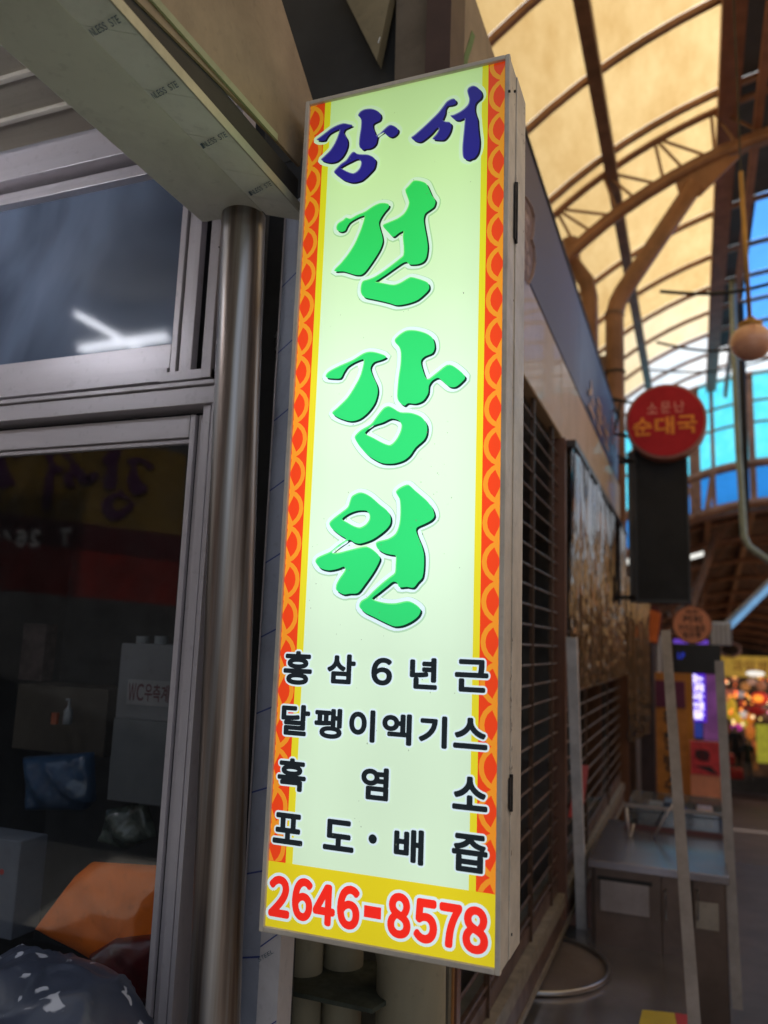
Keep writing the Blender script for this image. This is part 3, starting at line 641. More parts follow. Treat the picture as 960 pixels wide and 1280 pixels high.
# paper bag at left edge, carton with printed notice, rolls, bottle
def vbox(px0, py0, px1, py1, Y, dep, nm, mt, label, cat, bev=.003):
    a = at(px0, py1, Y=Y); b = at(px1, py0, Y=Y); mb = MB(); mb.box(a.x, b.x, Y, Y+dep, a.z, b.z)
    return tag(obj(nm, mb, mt, bevel=bev), label, cat)
o = vbox(-60,1052,26,1160,.26,.08,'white_paper_bag', mat('bag_grey', (.14,.16,.20), .6, var=.2), 'pale grey paper bag with a red dot at the far left', 'bag')
q = at(2,1090,Y=.2585); mb = MB(); mb.disc((q.x,0,q.z), .006, .2585, .2595, 16); obj('red_dot', mb, mat('red_ink', (.5,.02,.02), .5), o)
o = vbox(143,808,260,905,.50,.14,'carton', mat('carton_grey', (.15,.155,.165), .7, var=.15), 'grey carton with a printed toilet notice inside the shop', 'carton')
a = at(158,880,Y=.499); b = at(214,852,Y=.499)
mb = MB(); mb.box(a.x, b.x+.03, .4975, .499, a.z, b.z); obj('notice', mb, mat('notice_grey', (.24,.24,.25), .7), o)
mb = MB(); text_line(mb, 'ＷＣ우측계단', .02, a.x+.004, b.x+.022, a.z+.010, b.z-.009, lambda u, v: (u, .4968, v), gap=.08); obj('notice_print', mb, mat('notice_red', (.10,.03,.04), .6), o)
o = vbox(133,907,262,1000,.49,.14,'carton', mat('carton_dim', (.11,.12,.13), .7, var=.2), 'lower grey carton wrapped in clear film inside the shop', 'carton')
o = vbox(14,862,136,935,.66,.16,'carton', mat('carton_brown', (.06,.05,.038), .8, var=.3), 'open brown carton at the back of the dim shop', 'carton')
for i, (px_, py_, lb) in enumerate(((178,800,'paper roll standing on the grey carton'),(201,800,'second paper roll on the grey carton, by the window frame'))):
    q = at(px_, py_+9, Y=.56); mb = MB(); mb.tube([(q.x,.56,q.z),(q.x,.56,q.z+.028)], .017, 20); tag(obj('paper_roll', mb, mat('roll_white', (.22,.24,.25), .7), smooth=False), lb, 'paper roll', 'paper rolls on the carton')
q = at(84,905,Y=.60); mb = MB(); mb.tube([(q.x,.6,q.z),(q.x,.6,q.z+.035),(q.x,.6,q.z+.042),(q.x,.6,q.z+.05),(q.x,.6,q.z+.062)], [.012,.012,.006,.003,.003], 14)
bt = obj('pump_bottle', mb, mat('bottle_white', (.25,.27,.29), .35), smooth=True); tag(bt, 'small white pump bottle inside the dim shop', 'bottle')
mb = MB(); mb.box(q.x-.010,q.x+.004,.597,.603,q.z+.062,q.z+.067); obj('pump_head', mb, MATS['bottle_white'], bt)
q = at(68,905,Y=.60); mb = MB(); mb.tube([(q.x,.6,q.z),(q.x,.6,q.z+.03)], .010, 12); tag(obj('small_jar', mb, mat('jar_orange', (.35,.08,.03), .4), smooth=False), 'small orange jar left of the pump bottle', 'jar')
vbox(22,780,58,850,.75,.05,'wall_calendar', mat('cal', (.10,.07,.07), .7, var=.6, scale=25), 'dim reddish paper stack on the shop back wall', 'paper')
for px_, z0 in ((8,760),(115,790),(128,775)):
    pass
mb = MB(); mb.box(-2.2,-.72,.30,1.0,.50,.62)
tag(obj('work_table', mb, mat('table_dark', (.02,.021,.023), .6)), 'dark work table inside the shop under the bags', 'table')
# dark plastic sheet heaped in front of the window, bottom left
def heap():
    mb = MB(); nu, nv = 90, 44; q = at(55,1265,Y=-.12); cx, cz = q.x-.02, q.z-.115
    rx, ry, rz = .190, .13, .190; rnd = random.Random(4)
    import mathutils.noise as mn
    for j in range(nv+1):
        th = math.pi*.62*j/nv
        for i in range(nu):
            ph = 2*math.pi*i/nu
            e_ = .62
            sx = math.copysign(abs(math.sin(th)*math.cos(ph))**.75, math.cos(ph)); sy = math.copysign(abs(math.sin(th)*math.sin(ph))**.75, math.sin(ph)); sz = math.copysign(abs(math.cos(th))**.7, math.cos(th))
            v = Vector((cx+rx*sx, -.12+ry*sy, cz+rz*sz))
            nn = mn.noise(v*5)*.016-abs(mn.noise(v*7+Vector((9,4,2))))*.022+max(0,.12-abs(mn.noise(v*11+Vector((3,1,0)))))*.05
            dr = Vector((sx,sy,sz)).normalized(); v += dr*nn
            mb.v.append(tuple(v))
    for j in range(nv):
        for i in range(nu): mb.f.append((j*nu+i, j*nu+(i+1) % nu, (j+1)*nu+(i+1) % nu, (j+1)*nu+i))
    return mb
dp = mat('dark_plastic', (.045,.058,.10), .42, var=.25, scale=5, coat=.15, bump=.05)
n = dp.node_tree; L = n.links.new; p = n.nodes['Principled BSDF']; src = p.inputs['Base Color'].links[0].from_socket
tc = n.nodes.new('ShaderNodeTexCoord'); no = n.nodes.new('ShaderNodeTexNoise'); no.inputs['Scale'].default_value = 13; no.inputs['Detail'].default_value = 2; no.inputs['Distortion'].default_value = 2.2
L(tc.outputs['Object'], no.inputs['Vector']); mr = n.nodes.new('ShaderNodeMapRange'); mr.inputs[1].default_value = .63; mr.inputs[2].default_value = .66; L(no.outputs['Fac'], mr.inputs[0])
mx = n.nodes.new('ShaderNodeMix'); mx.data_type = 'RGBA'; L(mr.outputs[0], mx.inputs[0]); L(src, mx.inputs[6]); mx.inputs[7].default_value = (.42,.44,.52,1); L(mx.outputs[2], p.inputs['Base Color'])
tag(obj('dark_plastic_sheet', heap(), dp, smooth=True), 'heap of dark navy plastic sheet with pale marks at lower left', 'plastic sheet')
mb = MB(); mb.box(-1.6,-.72,-.26,.02,0,.86)
tag(obj('front_cabinet', mb, mat('cabinet_black', (.012,.012,.013), .6)), 'black cabinet under the heap of dark plastic sheet', 'cabinet')

mb = MB(); mb.box(-7, -.75, -6, -3.6, 0, 5.2)
tag(obj('reflection_blocker', mb, mat('across_wall', (.06,.06,.065), .8, var=.5)), 'dim unseen building across the way, added to darken what the window panes mirror', 'building')  # added behind the camera to darken the pane reflections
mb = MB(); mb.box(-9, -2.06, .9, 7, 2.8, 8.2)
tag(obj('sun_blocker', mb, mat('sun_blocker_wall', (.16,.15,.14), .8, var=.4)), 'plain unseen mass over the left shops, added to block the sun', 'building')  # added mass keeps the sun off the ground that the panes mirror
# what the panes mirror: shop board and two lamp tubes across the way, behind the camera
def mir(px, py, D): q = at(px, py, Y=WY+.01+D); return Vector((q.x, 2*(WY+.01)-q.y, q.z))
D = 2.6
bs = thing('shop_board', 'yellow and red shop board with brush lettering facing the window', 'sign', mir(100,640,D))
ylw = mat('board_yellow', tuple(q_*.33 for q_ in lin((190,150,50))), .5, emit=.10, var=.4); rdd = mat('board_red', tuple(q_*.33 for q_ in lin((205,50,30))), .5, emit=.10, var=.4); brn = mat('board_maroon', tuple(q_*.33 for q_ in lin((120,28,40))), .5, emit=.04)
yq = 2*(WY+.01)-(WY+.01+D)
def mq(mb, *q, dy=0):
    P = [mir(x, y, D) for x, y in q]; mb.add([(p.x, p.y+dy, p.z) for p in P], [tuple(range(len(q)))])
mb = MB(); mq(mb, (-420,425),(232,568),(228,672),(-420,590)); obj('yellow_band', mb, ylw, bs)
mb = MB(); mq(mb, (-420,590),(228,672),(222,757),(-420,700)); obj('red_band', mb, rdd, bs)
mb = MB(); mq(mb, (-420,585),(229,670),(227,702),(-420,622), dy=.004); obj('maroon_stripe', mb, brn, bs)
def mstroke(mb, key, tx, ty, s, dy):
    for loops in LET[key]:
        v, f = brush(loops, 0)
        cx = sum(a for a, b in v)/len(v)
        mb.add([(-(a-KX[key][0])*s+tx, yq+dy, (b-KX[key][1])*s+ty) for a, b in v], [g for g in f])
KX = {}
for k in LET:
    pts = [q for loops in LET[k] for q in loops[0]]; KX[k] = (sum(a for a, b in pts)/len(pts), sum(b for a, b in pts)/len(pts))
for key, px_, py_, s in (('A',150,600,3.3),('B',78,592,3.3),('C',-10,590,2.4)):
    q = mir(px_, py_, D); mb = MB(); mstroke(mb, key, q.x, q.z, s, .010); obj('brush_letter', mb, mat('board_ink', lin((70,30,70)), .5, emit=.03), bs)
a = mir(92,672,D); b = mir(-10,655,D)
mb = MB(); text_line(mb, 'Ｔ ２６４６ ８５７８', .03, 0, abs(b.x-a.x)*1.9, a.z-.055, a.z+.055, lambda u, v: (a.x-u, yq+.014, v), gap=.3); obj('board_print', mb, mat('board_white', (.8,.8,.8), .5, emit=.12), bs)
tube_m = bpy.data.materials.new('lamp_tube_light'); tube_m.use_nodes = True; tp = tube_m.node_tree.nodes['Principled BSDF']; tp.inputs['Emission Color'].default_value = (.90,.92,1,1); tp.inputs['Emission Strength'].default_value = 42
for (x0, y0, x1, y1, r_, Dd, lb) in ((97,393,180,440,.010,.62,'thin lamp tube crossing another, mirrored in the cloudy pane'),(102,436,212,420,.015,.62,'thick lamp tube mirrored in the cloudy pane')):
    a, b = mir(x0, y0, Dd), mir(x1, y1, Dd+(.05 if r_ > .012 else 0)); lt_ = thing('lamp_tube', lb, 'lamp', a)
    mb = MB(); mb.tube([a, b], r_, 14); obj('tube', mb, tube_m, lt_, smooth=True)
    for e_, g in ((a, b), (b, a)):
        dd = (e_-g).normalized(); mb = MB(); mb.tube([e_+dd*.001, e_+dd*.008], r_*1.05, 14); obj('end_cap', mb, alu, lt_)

# ------------------------------------------------------------------ alley canopy
CX, CZ, CR = 1.613, 2.357, 3.772
def arc(X, dr=0): return CZ+math.sqrt(max((CR+dr)**2-(X-CX)**2, .01))
def arc_pts(x0, x1, Y, dr=0, n=12):
    a0 = math.acos(max(-1,min(1,(x0-CX)/(CR+dr)))); a1 = math.acos(max(-1,min(1,(x1-CX)/(CR+dr))))
    return [Vector((CX+(CR+dr)*math.cos(a0+(a1-a0)*i/n), Y, CZ+(CR+dr)*math.sin(a0+(a1-a0)*i/n))) for i in range(n+1)]
cano = thing('alley_canopy', 'yellow barrel-vaulted canopy on brown steel ribs over the alley', 'canopy', (1.6, 4, 0))
yp = mat_panel('yellow_panel', (.74,.56,.28), .80, 1.9, (.56,.37,.15)); yp2 = mat_panel('faded_panel', (.80,.70,.50), .82, 1.0, (.70,.56,.33)); wp_ = mat_panel('sky_white_panel', (.74,.74,.72), .85, 1.0, (.50,.62,.75))
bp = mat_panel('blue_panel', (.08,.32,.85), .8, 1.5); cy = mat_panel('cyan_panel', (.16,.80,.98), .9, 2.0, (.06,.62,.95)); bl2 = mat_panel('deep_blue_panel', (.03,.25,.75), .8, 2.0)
ribY = [-.8,.15,1.1,2.1,3.07,4.03,5.01,5.96,6.89,7.84,8.66,9.42,10.2,11.0,11.75,12.45]
gut = mat('gutter_dark', (.05,.05,.06), .7)
for i in range(len(ribY)-1):
    y0, y1 = ribY[i], ribY[i+1]
    for (xa, xb) in ((-2.0,-1.1),(-1.1,-.28),(-.28,.56),(.56,.95),(.95,1.3),(1.3,2.6),(2.6,3.9)):
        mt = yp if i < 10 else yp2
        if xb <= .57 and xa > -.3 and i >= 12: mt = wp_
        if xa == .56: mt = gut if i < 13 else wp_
        if i >= 13: mt = wp_  # white end bays stand for open sky and block a sun patch
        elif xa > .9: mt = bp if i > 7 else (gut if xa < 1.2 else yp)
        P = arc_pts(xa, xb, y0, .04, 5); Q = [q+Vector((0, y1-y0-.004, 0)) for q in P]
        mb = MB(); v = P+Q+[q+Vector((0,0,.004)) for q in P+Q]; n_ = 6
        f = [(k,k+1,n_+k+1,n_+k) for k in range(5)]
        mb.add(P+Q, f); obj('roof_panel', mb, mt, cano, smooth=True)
for y in ribY:
    pts = arc_pts(-2.0, 4.0, y, 0, 30); mb = MB()
    for a, b in zip(pts, pts[1:]): mb.beam(a, b, .040, .045, up=Vector((0,1,0)))
    mb2 = MB(); mb2.v = mb.v; mb2.f = mb.f
    obj('rib', mb, orange_paint, cano, kind=None)
for X, wd, ht, mt in ((-.285,.095,.10,purlin_paint),(-1.1,.06,.08,purlin_paint),(3.5,.09,.1,purlin_paint),(2.2,.09,.1,purlin_paint)):
    mb = MB(); z = arc(X)-.07; mb.box(X-wd/2, X+wd/2, -.8, 12.45, z-ht/2, z+ht/2); obj('purlin', mb, mt, cano)
mb = MB(); mb.box(.54,.70,-.8,12.45,5.86,5.98); obj('ridge_beam', mb, mat('ridge_paint', (.40,.18,.11), .5, var=.3), cano)
mb = MB(); mb.box(.54,.555,-.8,12.45,5.82,5.86); obj('ridge_flange', mb, orange_paint, cano)
mb = MB(); mb.box(.80,.86,-.8,12.4,5.72,5.80); obj('ridge_beam', mb, MATS['ridge_paint'], cano)
# lattice truss at Y = 5.2
tY = 5.2
for dr, wd, r_ in ((-.02,.06,.03),(-.40,.08,.045)):
    pts = arc_pts(-.95, 3.8, tY, dr, 26); mb = MB(); mb.tube(pts, r_, 10); obj('truss_chord', mb, orange_paint, cano, smooth=True)
pts = arc_pts(-.95, 3.8, tY, -.345, 26); mb = MB(); mb.tube(pts, .018, 8); obj('truss_chord', mb, orange_paint, cano, smooth=True)
aA = lambda s, dr: (lambda a: Vector((CX+(CR+dr)*math.cos(a), tY, CZ+(CR+dr)*math.sin(a))))(math.acos((-.95-CX)/CR)-s)
for k in range(9):
    s0 = .04+k*.125
    for a, b in ((aA(s0+.03,-.02), aA(s0+.0,-.40)), (aA(s0+.035,-.02), aA(s0+.055,-.40)), (aA(s0+.04,-.02), aA(s0+.118,-.39))):
        mb = MB(); mb.tube([a, b], .013, 8); obj('truss_web', mb, orange_paint, cano)
# column with raking arm at the truss, and its twin behind
def tube_thing(nm, pts, r_, mt, label, cat, **k):
    mb = MB(); mb.tube(pts, r_, 16); return tag(obj(nm, mb, mt, smooth=True), label, cat, **k)
colp = thing('canopy_column', 'brown steel pipe column with a raking arm up to the roof truss', 'column', (at(769,500,Y=5.2).x, 5.2, 0))
c0 = at(769,560,Y=5.2); c1 = at(768,393,Y=5.2); c2 = at(778,366,Y=5.2); c3 = at(868,232,Y=5.2)
mb = MB(); mb.tube([Vector((c0.x,5.2,0)), c1, (c1+c2)/2+Vector((-.005,0,.01)), c2, c3], .073, 18); obj('pipe', mb, orange_paint, colp, smooth=True)
mb = MB(); mb.tube([c1-Vector((0,0,.015)), c1+Vector((0,0,.015))], .079, 18); obj('weld_ring', mb, purlin_paint, colp)
mb = MB(); mb.prism([c3+Vector((-.12,-.012,-.05)), c3+Vector((.04,-.012,-.10)), c3+Vector((.36,-.012,.20)), c3+Vector((.10,-.012,.20)), c3+Vector((-.14,-.012,.04))], (0,.024,0)); obj('gusset', mb, orange_paint, colp)
z = at(765,545,Y=5.2).z
for py_ in (466,): 
    q = at(745,py_,Y=5.2); mb = MB(); mb.box(q.x-.1, c1.x, 5.17, 5.23, q.z-.02, q.z+.13); obj('tie_plate', mb, purlin_paint, colp)
for py_ in (466,504,545):
    q = at(768,py_,Y=5.2); mb = MB(); mb.tube([Vector((c1.x,5.2,q.z-.008)), Vector((c1.x,5.2,q.z+.008))], .082, 18); obj('band', mb, rubber, colp)
colq = thing('canopy_column', 'short brown pipe bending up to the truss end behind the blue fascia sign', 'column', (at(741,450,Y=5.2).x, 5.2, 0))
mb = MB(); mb.tube([Vector((at(737,460,Y=5.35).x,5.35,0)), at(737,372,Y=5.35), at(733,352,Y=5.35), at(716,330,Y=5.35), at(712,300,Y=5.35)], .070, 16); obj('pipe', mb, orange_paint, colq, smooth=True)

# ------------------------------------------------------------------ cyan gable beyond the end of the vault
gb = thing('cyan_gable', 'cyan translucent gable screen beyond the end of the vault', 'screen', (1.6, 12.6, 3))
GY = 12.6
def av(x, dz): return arc(x)+dz
def arc_v(x0, x1, Y, dz, n): return [Vector((x0+(x1-x0)*i/n, Y, av(x0+(x1-x0)*i/n, dz))) for i in range(n+1)]
xsn = [-1.2,-.6,0.03,.34,.62,1.2,1.8,2.6,3.4]
for a, b in zip(xsn, xsn[1:]):
    for lo, hi, mt in ((-1.46,0.12,cy),(-2.10,-1.50,bl2)):
        P = arc_v(a+.01, b-.01, GY, hi, 3); Q = arc_v(a+.01, b-.01, GY, lo, 3)[::-1]
        mb = MB(); mb.add(P+Q, [tuple(range(8))]); obj('screen_panel', mb, mt, gb)
for dr, r_, yy in ((.12,.03,-.04),(-.42,.022,-.04),(-.78,.022,-.04),(-1.46,.075,-.06),(-2.1,.07,-.06)):
    mb = MB(); mb.tube(arc_v(-1.2, 3.4, GY+yy, dr, 18), r_, 8); obj('arched_rail', mb, orange_paint, gb, smooth=True)
for x_, r_ in ((.34,.085),(.62,.03),(-.6,.05),(1.2,.05),(1.8,.05)):
    mb = MB(); mb.box(x_-r_, x_+r_, GY-.10, GY-.05, av(x_, -2.1), av(x_, .1)); obj('mullion', mb, orange_paint, gb)
for x0, x1 in ((.20,.34),(.62,.50)):
    mb = MB(); mb.beam((x0,GY-.12,av(x0,-1.46)), (x1,GY-.12,av(x1,-2.1)), .09, .04); obj('brace', mb, orange_paint, gb)

# ------------------------------------------------------------------ lower market roof beyond
lr = thing('market_roof', 'dark brown slatted roof of the lower market beyond the cyan gable', 'roof', (1.4, 20, 0))
rb = mat('roof_brown', (.13,.06,.035), .7, var=.5, scale=3)
def za(x, y): return 4.45-.10*(y-13)-.11*(x-1.6)**2
yy = 13.2; k = 0
while yy < 34:
    xs_ = [-2+i*.5 for i in range(15)]
    gap = 0.0
    mb = MB()
    P = [Vector((x, yy, za(x, yy))) for x in xs_]; Q = [Vector((x, yy+1.0-gap, za(x, yy+1.0-gap))) for x in xs_]
    mb.add(P+Q, [(i, i+1, 15+i+1, 15+i) for i in range(11) if i > 4 or (i*3+k*5) % 4]); obj('roof_strip', mb, rb, lr, smooth=True)
    if k % 2 == 0:
        for dz, r_ in ((-.06,.045),(-.42,.05)):
            mb = MB(); mb.tube([Vector((x, yy+.02, za(x, yy)+dz)) for x in xs_], r_, 6); obj('truss_chord', mb, orange_paint, lr)
        for i in range(2, 12):
            a = Vector((xs_[i], yy, za(xs_[i], yy)-.06)); b = Vector((xs_[i]+.25*(1 if i % 2 else -1), yy, za(xs_[i]+.25, yy)-.42))
            mb = MB(); mb.tube([a, b], .022, 6); obj('truss_web', mb, orange_paint, lr)
    yy += 1.0; k += 1
for x in (-.3,.55,1.3):
    mb = MB(); mb.beam((x,13,za(x,13)-.12),(x,33,za(x,33)-.12),.10,.12); obj('purlin', mb, orange_paint, lr)
for (x_, yq_) in ((.15,14.5),(.05,19.0),(-.1,25.0)):
    mb = MB(); mb.tube([(x_,yq_,gz(yq_)),(x_,yq_,2.3-.1*(yq_-14)),(x_+.55,yq_,za(x_+.5,yq_)-.4)], .07, 10); obj('post', mb, orange_paint, lr, smooth=True)

# ------------------------------------------------------------------ shopfront along the alley
FX = -.25
sf = thing('shutter_shopfront', 'closed shopfront with brown rod shutter, beige fascia and dark opening', 'shopfront', (FX, 3, 0))
beige = mat('beige_enamel', (.52,.37,.24), .50, var=.12, scale=4, coat=.12, spec=.3)
for y0, y1 in ((.78,1.25),(1.25,2.19),(2.19,3.1),(3.1,4.10),(4.10,5.72)):
    mb = MB(); mb.box(FX-.05, FX, y0+.003, y1-.003, 2.50, 2.862); obj('fascia_panel', mb, beige, sf, bevel=.006)
rodm = mat('rod_brown', (.13,.075,.05), .4, metal=.4, var=.4, scale=30)
ym = at(704,700,X=FX).y
for k in range(26):
    z = .725+k*.068
    mb = MB(); mb.tube([(FX-.02,.66,z),(FX-.02,ym-.02,z)], .0042, 8); obj('shutter_rod', mb, rodm, sf)
    if z < 1.75: mb = MB(); mb.tube([(FX-.02,ym+.05,z),(FX-.02,5.1,z)], .0046, 8); obj('shutter_rod', mb, rodm, sf)
for y in (1.05, at(672,700,X=FX).y, at(695,700,X=FX).y, 3.1, 4.2):
    mb = MB(); mb.box(FX-.028, FX-.012, y-.0035, y+.0035, .6, 2.5); obj('shutter_link', mb, rodm, sf)
for y, wd in ((ym+.01,.04),(5.25,.10),(.665,.03)):
    mb = MB(); mb.box(FX-.04, FX+.01, y-wd/2, y+wd/2, .55, 2.5); obj('door_post', mb, mat('post_red_brown', (.16,.07,.045), .45, var=.3), sf)
mb = MB(); y = at(549,1240,X=FX).y; mb.box(FX-.05, FX-.005, .565, y+.10, .3, 2.5); obj('door_post', mb, mat('door_brown', (.045,.028,.022), .5), sf)
mb = MB(); mb.box(FX-.004, FX+.004, .640, .662, .3, 2.5); obj('door_trim', mb, mat('trim_orange', (.36,.17,.06), .5), sf)
rail_b = mat('rail_brown', (.12,.07,.055), .5, var=.5, scale=12, bump=.2); rail_c = mat('rail_cream', (.22,.185,.14), .5, var=.4, scale=25)
for z0, z1, x1, mt, nm in ((.602,.650,.008,rail_c,'rail_edge'),(.524,.602,.0,rail_b,'rail_web'),(.506,.524,.008,rail_c,'rail_edge'),(.652,.70,-.02,rail_b,'shutter_foot')):
    mb = MB(); mb.box(FX-.05, FX+x1, .3, 5.3, z0, z1); obj(nm, mb, mt, sf)
mb = MB(); mb.box(-.66, -.60, .3, 5.7, 0, .50); obj('base_wall', mb, mat('base_brown', (.05,.035,.03), .7), sf)
# room inside
mb = MB(); mb.box(-1.5,-1.45,1.56,5.6,.4,2.6); mb.box(-1.45,FX-.06,5.55,5.6,.4,2.49)
for xa_, ya_, yb_ in ((-1.45,1.56,5.6),(-.655,.75,1.56)): mb.box(xa_,FX-.06,ya_,yb_,2.5,2.55); mb.box(xa_,FX-.06,ya_,yb_,.495,.505)
struct('room_behind_shutter', mb, mat('room2', (.26,.28,.30), .9, var=.5, scale=2))
# small lit hatch and things inside
hw = thing('lit_hatch', 'small pale window glowing inside the dark shuttered shop', 'window', (-1.44,3.9,1.4))
q0, q1 = at(652,803,X=-1.44), at(668,850,X=-1.44)
zt_, zb_ = q0.z, q1.z; zm = (zt_*.55+zb_*.45)
mb = MB(); mb.box(-1.45,-1.43,q0.y-.4,q1.y,zm+.03,zt_); obj('pane', mb, mat('hatch_pale', lin((150,185,190)), .5, emit=.35, var=.5), hw)
mb = MB(); mb.box(-1.45,-1.43,q0.y-.4,q1.y,zb_,zm-.03); obj('pane', mb, mat('hatch_green', lin((95,140,90)), .5, emit=.22, var=.6), hw)
mb = MB(); q = at(688,905,X=-.6); mb.box(-.60,-.585,q.y-.02,q.y+.02,1.0,2.0)
tag(obj('inner_post', mb, mat('inner_wood', (.30,.20,.11), .6)), 'thin tan timber post just inside the rod shutter', 'post')
for i, (px_, py_, wd) in enumerate(((660,1075,.12),(690,1072,.10))):
    q = at(px_, py_, X=-.55); mb = MB(); mb.box(-.60,-.50,q.y-wd,q.y+wd,q.z-.02,q.z+.03)
    tag(obj('steel_tray', mb, steel), ('dim steel tray inside the shutter, nearer one','dim steel tray inside the shutter, farther one')[i], 'tray')
mb = MB(); mb.box(-1.2,-.45,1.2,4.6,.45,.82)
tag(obj('inner_bench', mb, mat('bench_dark', (.05,.045,.045), .5)), 'dark bench inside the shuttered shop', 'bench')
q = at(724,985,X=-.235); mb = MB(); mb.prism([at(728,957,X=-.232), at(736,957,X=-.232), at(730,1005,X=-.232), at(716,1022,X=-.232)], (-.02,0,0))
tag(obj('red_cloth', mb, mat('red_cloth_m', (.35,.03,.04), .7)), 'small red cloth hanging on the rod shutter', 'cloth')

fb = thing('tan_signboard', 'tan fascia board with a green brush stain above the right corner of the sign', 'board', (FX,.8,2.87))
yA, yB = at(571,40,X=FX).y, 1.15
mb = MB(); mb.box(FX-.04, FX+.002, at(555,40,X=FX).y, yB, 2.864, 3.322); obj('board', mb, tan, fb)
mb = MB(); mb.box(FX-.04, FX+.02, at(553,40,X=FX).y, yA, 2.6, 3.5); obj('end_post', mb, mat('post_maroon', (.07,.03,.02), .6), fb)
mb = MB(); st = [(590,38),(594,45),(590,60),(586,72),(583,88),(577,95),(577,84),(581,68),(586,52)]
mb.prism([at(x, y, X=FX+.0035) for x, y in st], (-.001,0,0)); obj('green_stain', mb, mat('stain_green', (.10,.20,.05), .7, var=.4), fb)
bsn = thing('blue_fascia_sign', 'long dusky blue fascia sign with gold lettering above the beige panels', 'sign', (FX,3,2.87))
bm = bpy.data.materials.new('blue_sign_print'); bm.use_nodes = True; n = bm.node_tree; L = n.links.new; p = n.nodes['Principled BSDF']; p.inputs['Roughness'].default_value = .55; p.inputs['Specular IOR Level'].default_value = .3
tc = n.nodes.new('ShaderNodeTexCoord'); sp = n.nodes.new('ShaderNodeSeparateXYZ'); L(tc.outputs['Object'], sp.inputs[0]); mr = n.nodes.new('ShaderNodeMapRange'); mr.inputs[1].default_value = 1.2; mr.inputs[2].default_value = 4.9
no = n.nodes.new('ShaderNodeTexNoise'); no.inputs['Scale'].default_value = 1.5; L(tc.outputs['Object'], no.inputs['Vector'])
ad = n.nodes.new('ShaderNodeMath'); ad.operation = 'MULTIPLY_ADD'; ad.inputs[1].default_value = .25; L(no.outputs['Fac'], ad.inputs[0]); L(mr.outputs[0], ad.inputs[2]); cr = n.nodes.new('ShaderNodeValToRGB'); L(ad.outputs[0], cr.inputs[0]); L(sp.outputs['Y'], mr.inputs[0])
e = cr.color_ramp.elements; e[0].position = .1; e[0].color = (.085,.065,.08,1); e[1].position = 1; e[1].color = (.10,.16,.42,1)
x = e.new(.45); x.color = (.13,.11,.17,1); x = e.new(.62); x.color = (.16,.20,.36,1); x = e.new(.8); x.color = (.045,.06,.19,1)
L(cr.outputs[0], p.inputs['Base Color'])
for y0, y1 in ((1.15,2.72),(2.72,4.28),(4.28,4.95)):
    mb = MB(); mb.prism([(FX+.002,y0+.002,2.866),(FX+.002,y1-.002,2.866),(FX+.012,y1-.002,3.335),(FX+.012,y0+.002,3.335)], (-.05,0,0)); obj('sign_panel', mb, bm, bsn)
mb = MB(); mb.box(FX-.03, FX+.018, 1.15, 4.95, 3.336, 3.350); obj('top_trim', mb, rubber, bsn)
gold2 = mat('gold_print', lin((190,150,110)), .5)
mb = MB(); text_line(mb, '소문난', .02, 3.0, 4.2, 2.885, 3.08, lambda u, v: (FX+.014, u, v), gap=.25); obj('sign_lettering', mb, gold2, bsn)
mb = MB(); text_line(mb, '순대국', .02, 4.32, 4.90, 3.02, 3.26, lambda u, v: (FX+.016, u, v), gap=.15); obj('sign_lettering', mb, mat('pink_print', lin((190,90,110)), .5), bsn)
# noodle-twist drawing at its near end
fig = mat('figure_brown', (.19,.085,.055), .6, var=.4, scale=25); figl = mat('figure_line', (.42,.28,.24), .6)
out = [(650,240),(657,247),(664,259),(667,272),(666,290),(664,300),(667,310),(668,328),(665,345),(660,355),(652,345),(645,340),(640,240)]
mb = MB(); mb.prism([at(x, y, X=FX+.0155) for x, y in out], (-.001,0,0)); obj('figure', mb, fig, bsn)
mb = MB()
for a, b in zip(out[:10], out[1:10]): mb.beam(at(a[0], a[1], X=FX+.0165), at(b[0], b[1], X=FX+.0165), .010, .003)
obj('figure_outline', mb, figl, bsn)
mb = MB()
for (cx_, cy_) in ((657,270),(660,275),(657,283),(656,296),(659,308),(656,318),(661,325),(655,332),(660,338)):
    q = at(cx_, cy_, X=FX+.0168); mb.sphere((q.x,q.y,q.z), .001, .022, .018, 8, 6)
obj('figure_grains', mb, figl, bsn, kind='stuff')

# clear vinyl sheets with folds
def vinyl(name, x, y0, y1, z0, z1, label, seed, amp=.020, ny=420, nz=90, ang=0.0):
    import mathutils.noise as mn
    mb = MB(); L_ = y1-y0
    for j in range(nz+1):
        for i in range(ny+1):
            y = y0+L_*i/ny; z = z0+(z1-z0)*j/nz
            a = mn.noise(Vector((y*11+seed, z*.8, seed)))*.8+mn.noise(Vector((y*75, z*1.5+seed, 2)))*.6+mn.noise(Vector((y*38, z*.9+seed, 7)))*.6
            c = mn.noise(Vector((y*42, z*17, seed+5)))*.75*max(0, 1-(z-z0)/(z1-z0)*1.2)
            dx = amp*(a+c*.8); mb.v.append((x+dx+ang*(y-y0), y+dx*.4, z+.012*mn.noise(Vector((y*6,1,seed)))))
    for j in range(nz):
        for i in range(ny): k = j*(ny+1)+i; mb.f.append((k, k+1, k+ny+2, k+ny+1))
    return tag(obj(name, mb, VIN, smooth=True), label, 'plastic sheet')
VIN = mat_glass('clear_vinyl', (.62,.58,.55), refl=.25, rough=.04, dusty=.03, dust=(.36,.32,.32))
VIN.node_tree.nodes['Glossy BSDF'].inputs[0].default_value = (.80,.84,.95,1)
zl = at(722,862,X=FX+.03).z
vinyl('vinyl_sheet', FX+.035, ym+.03, 5.15, zl, 2.49, 'clear crinkled vinyl sheet hung over the upper shutter, glinting gold and blue', 1)
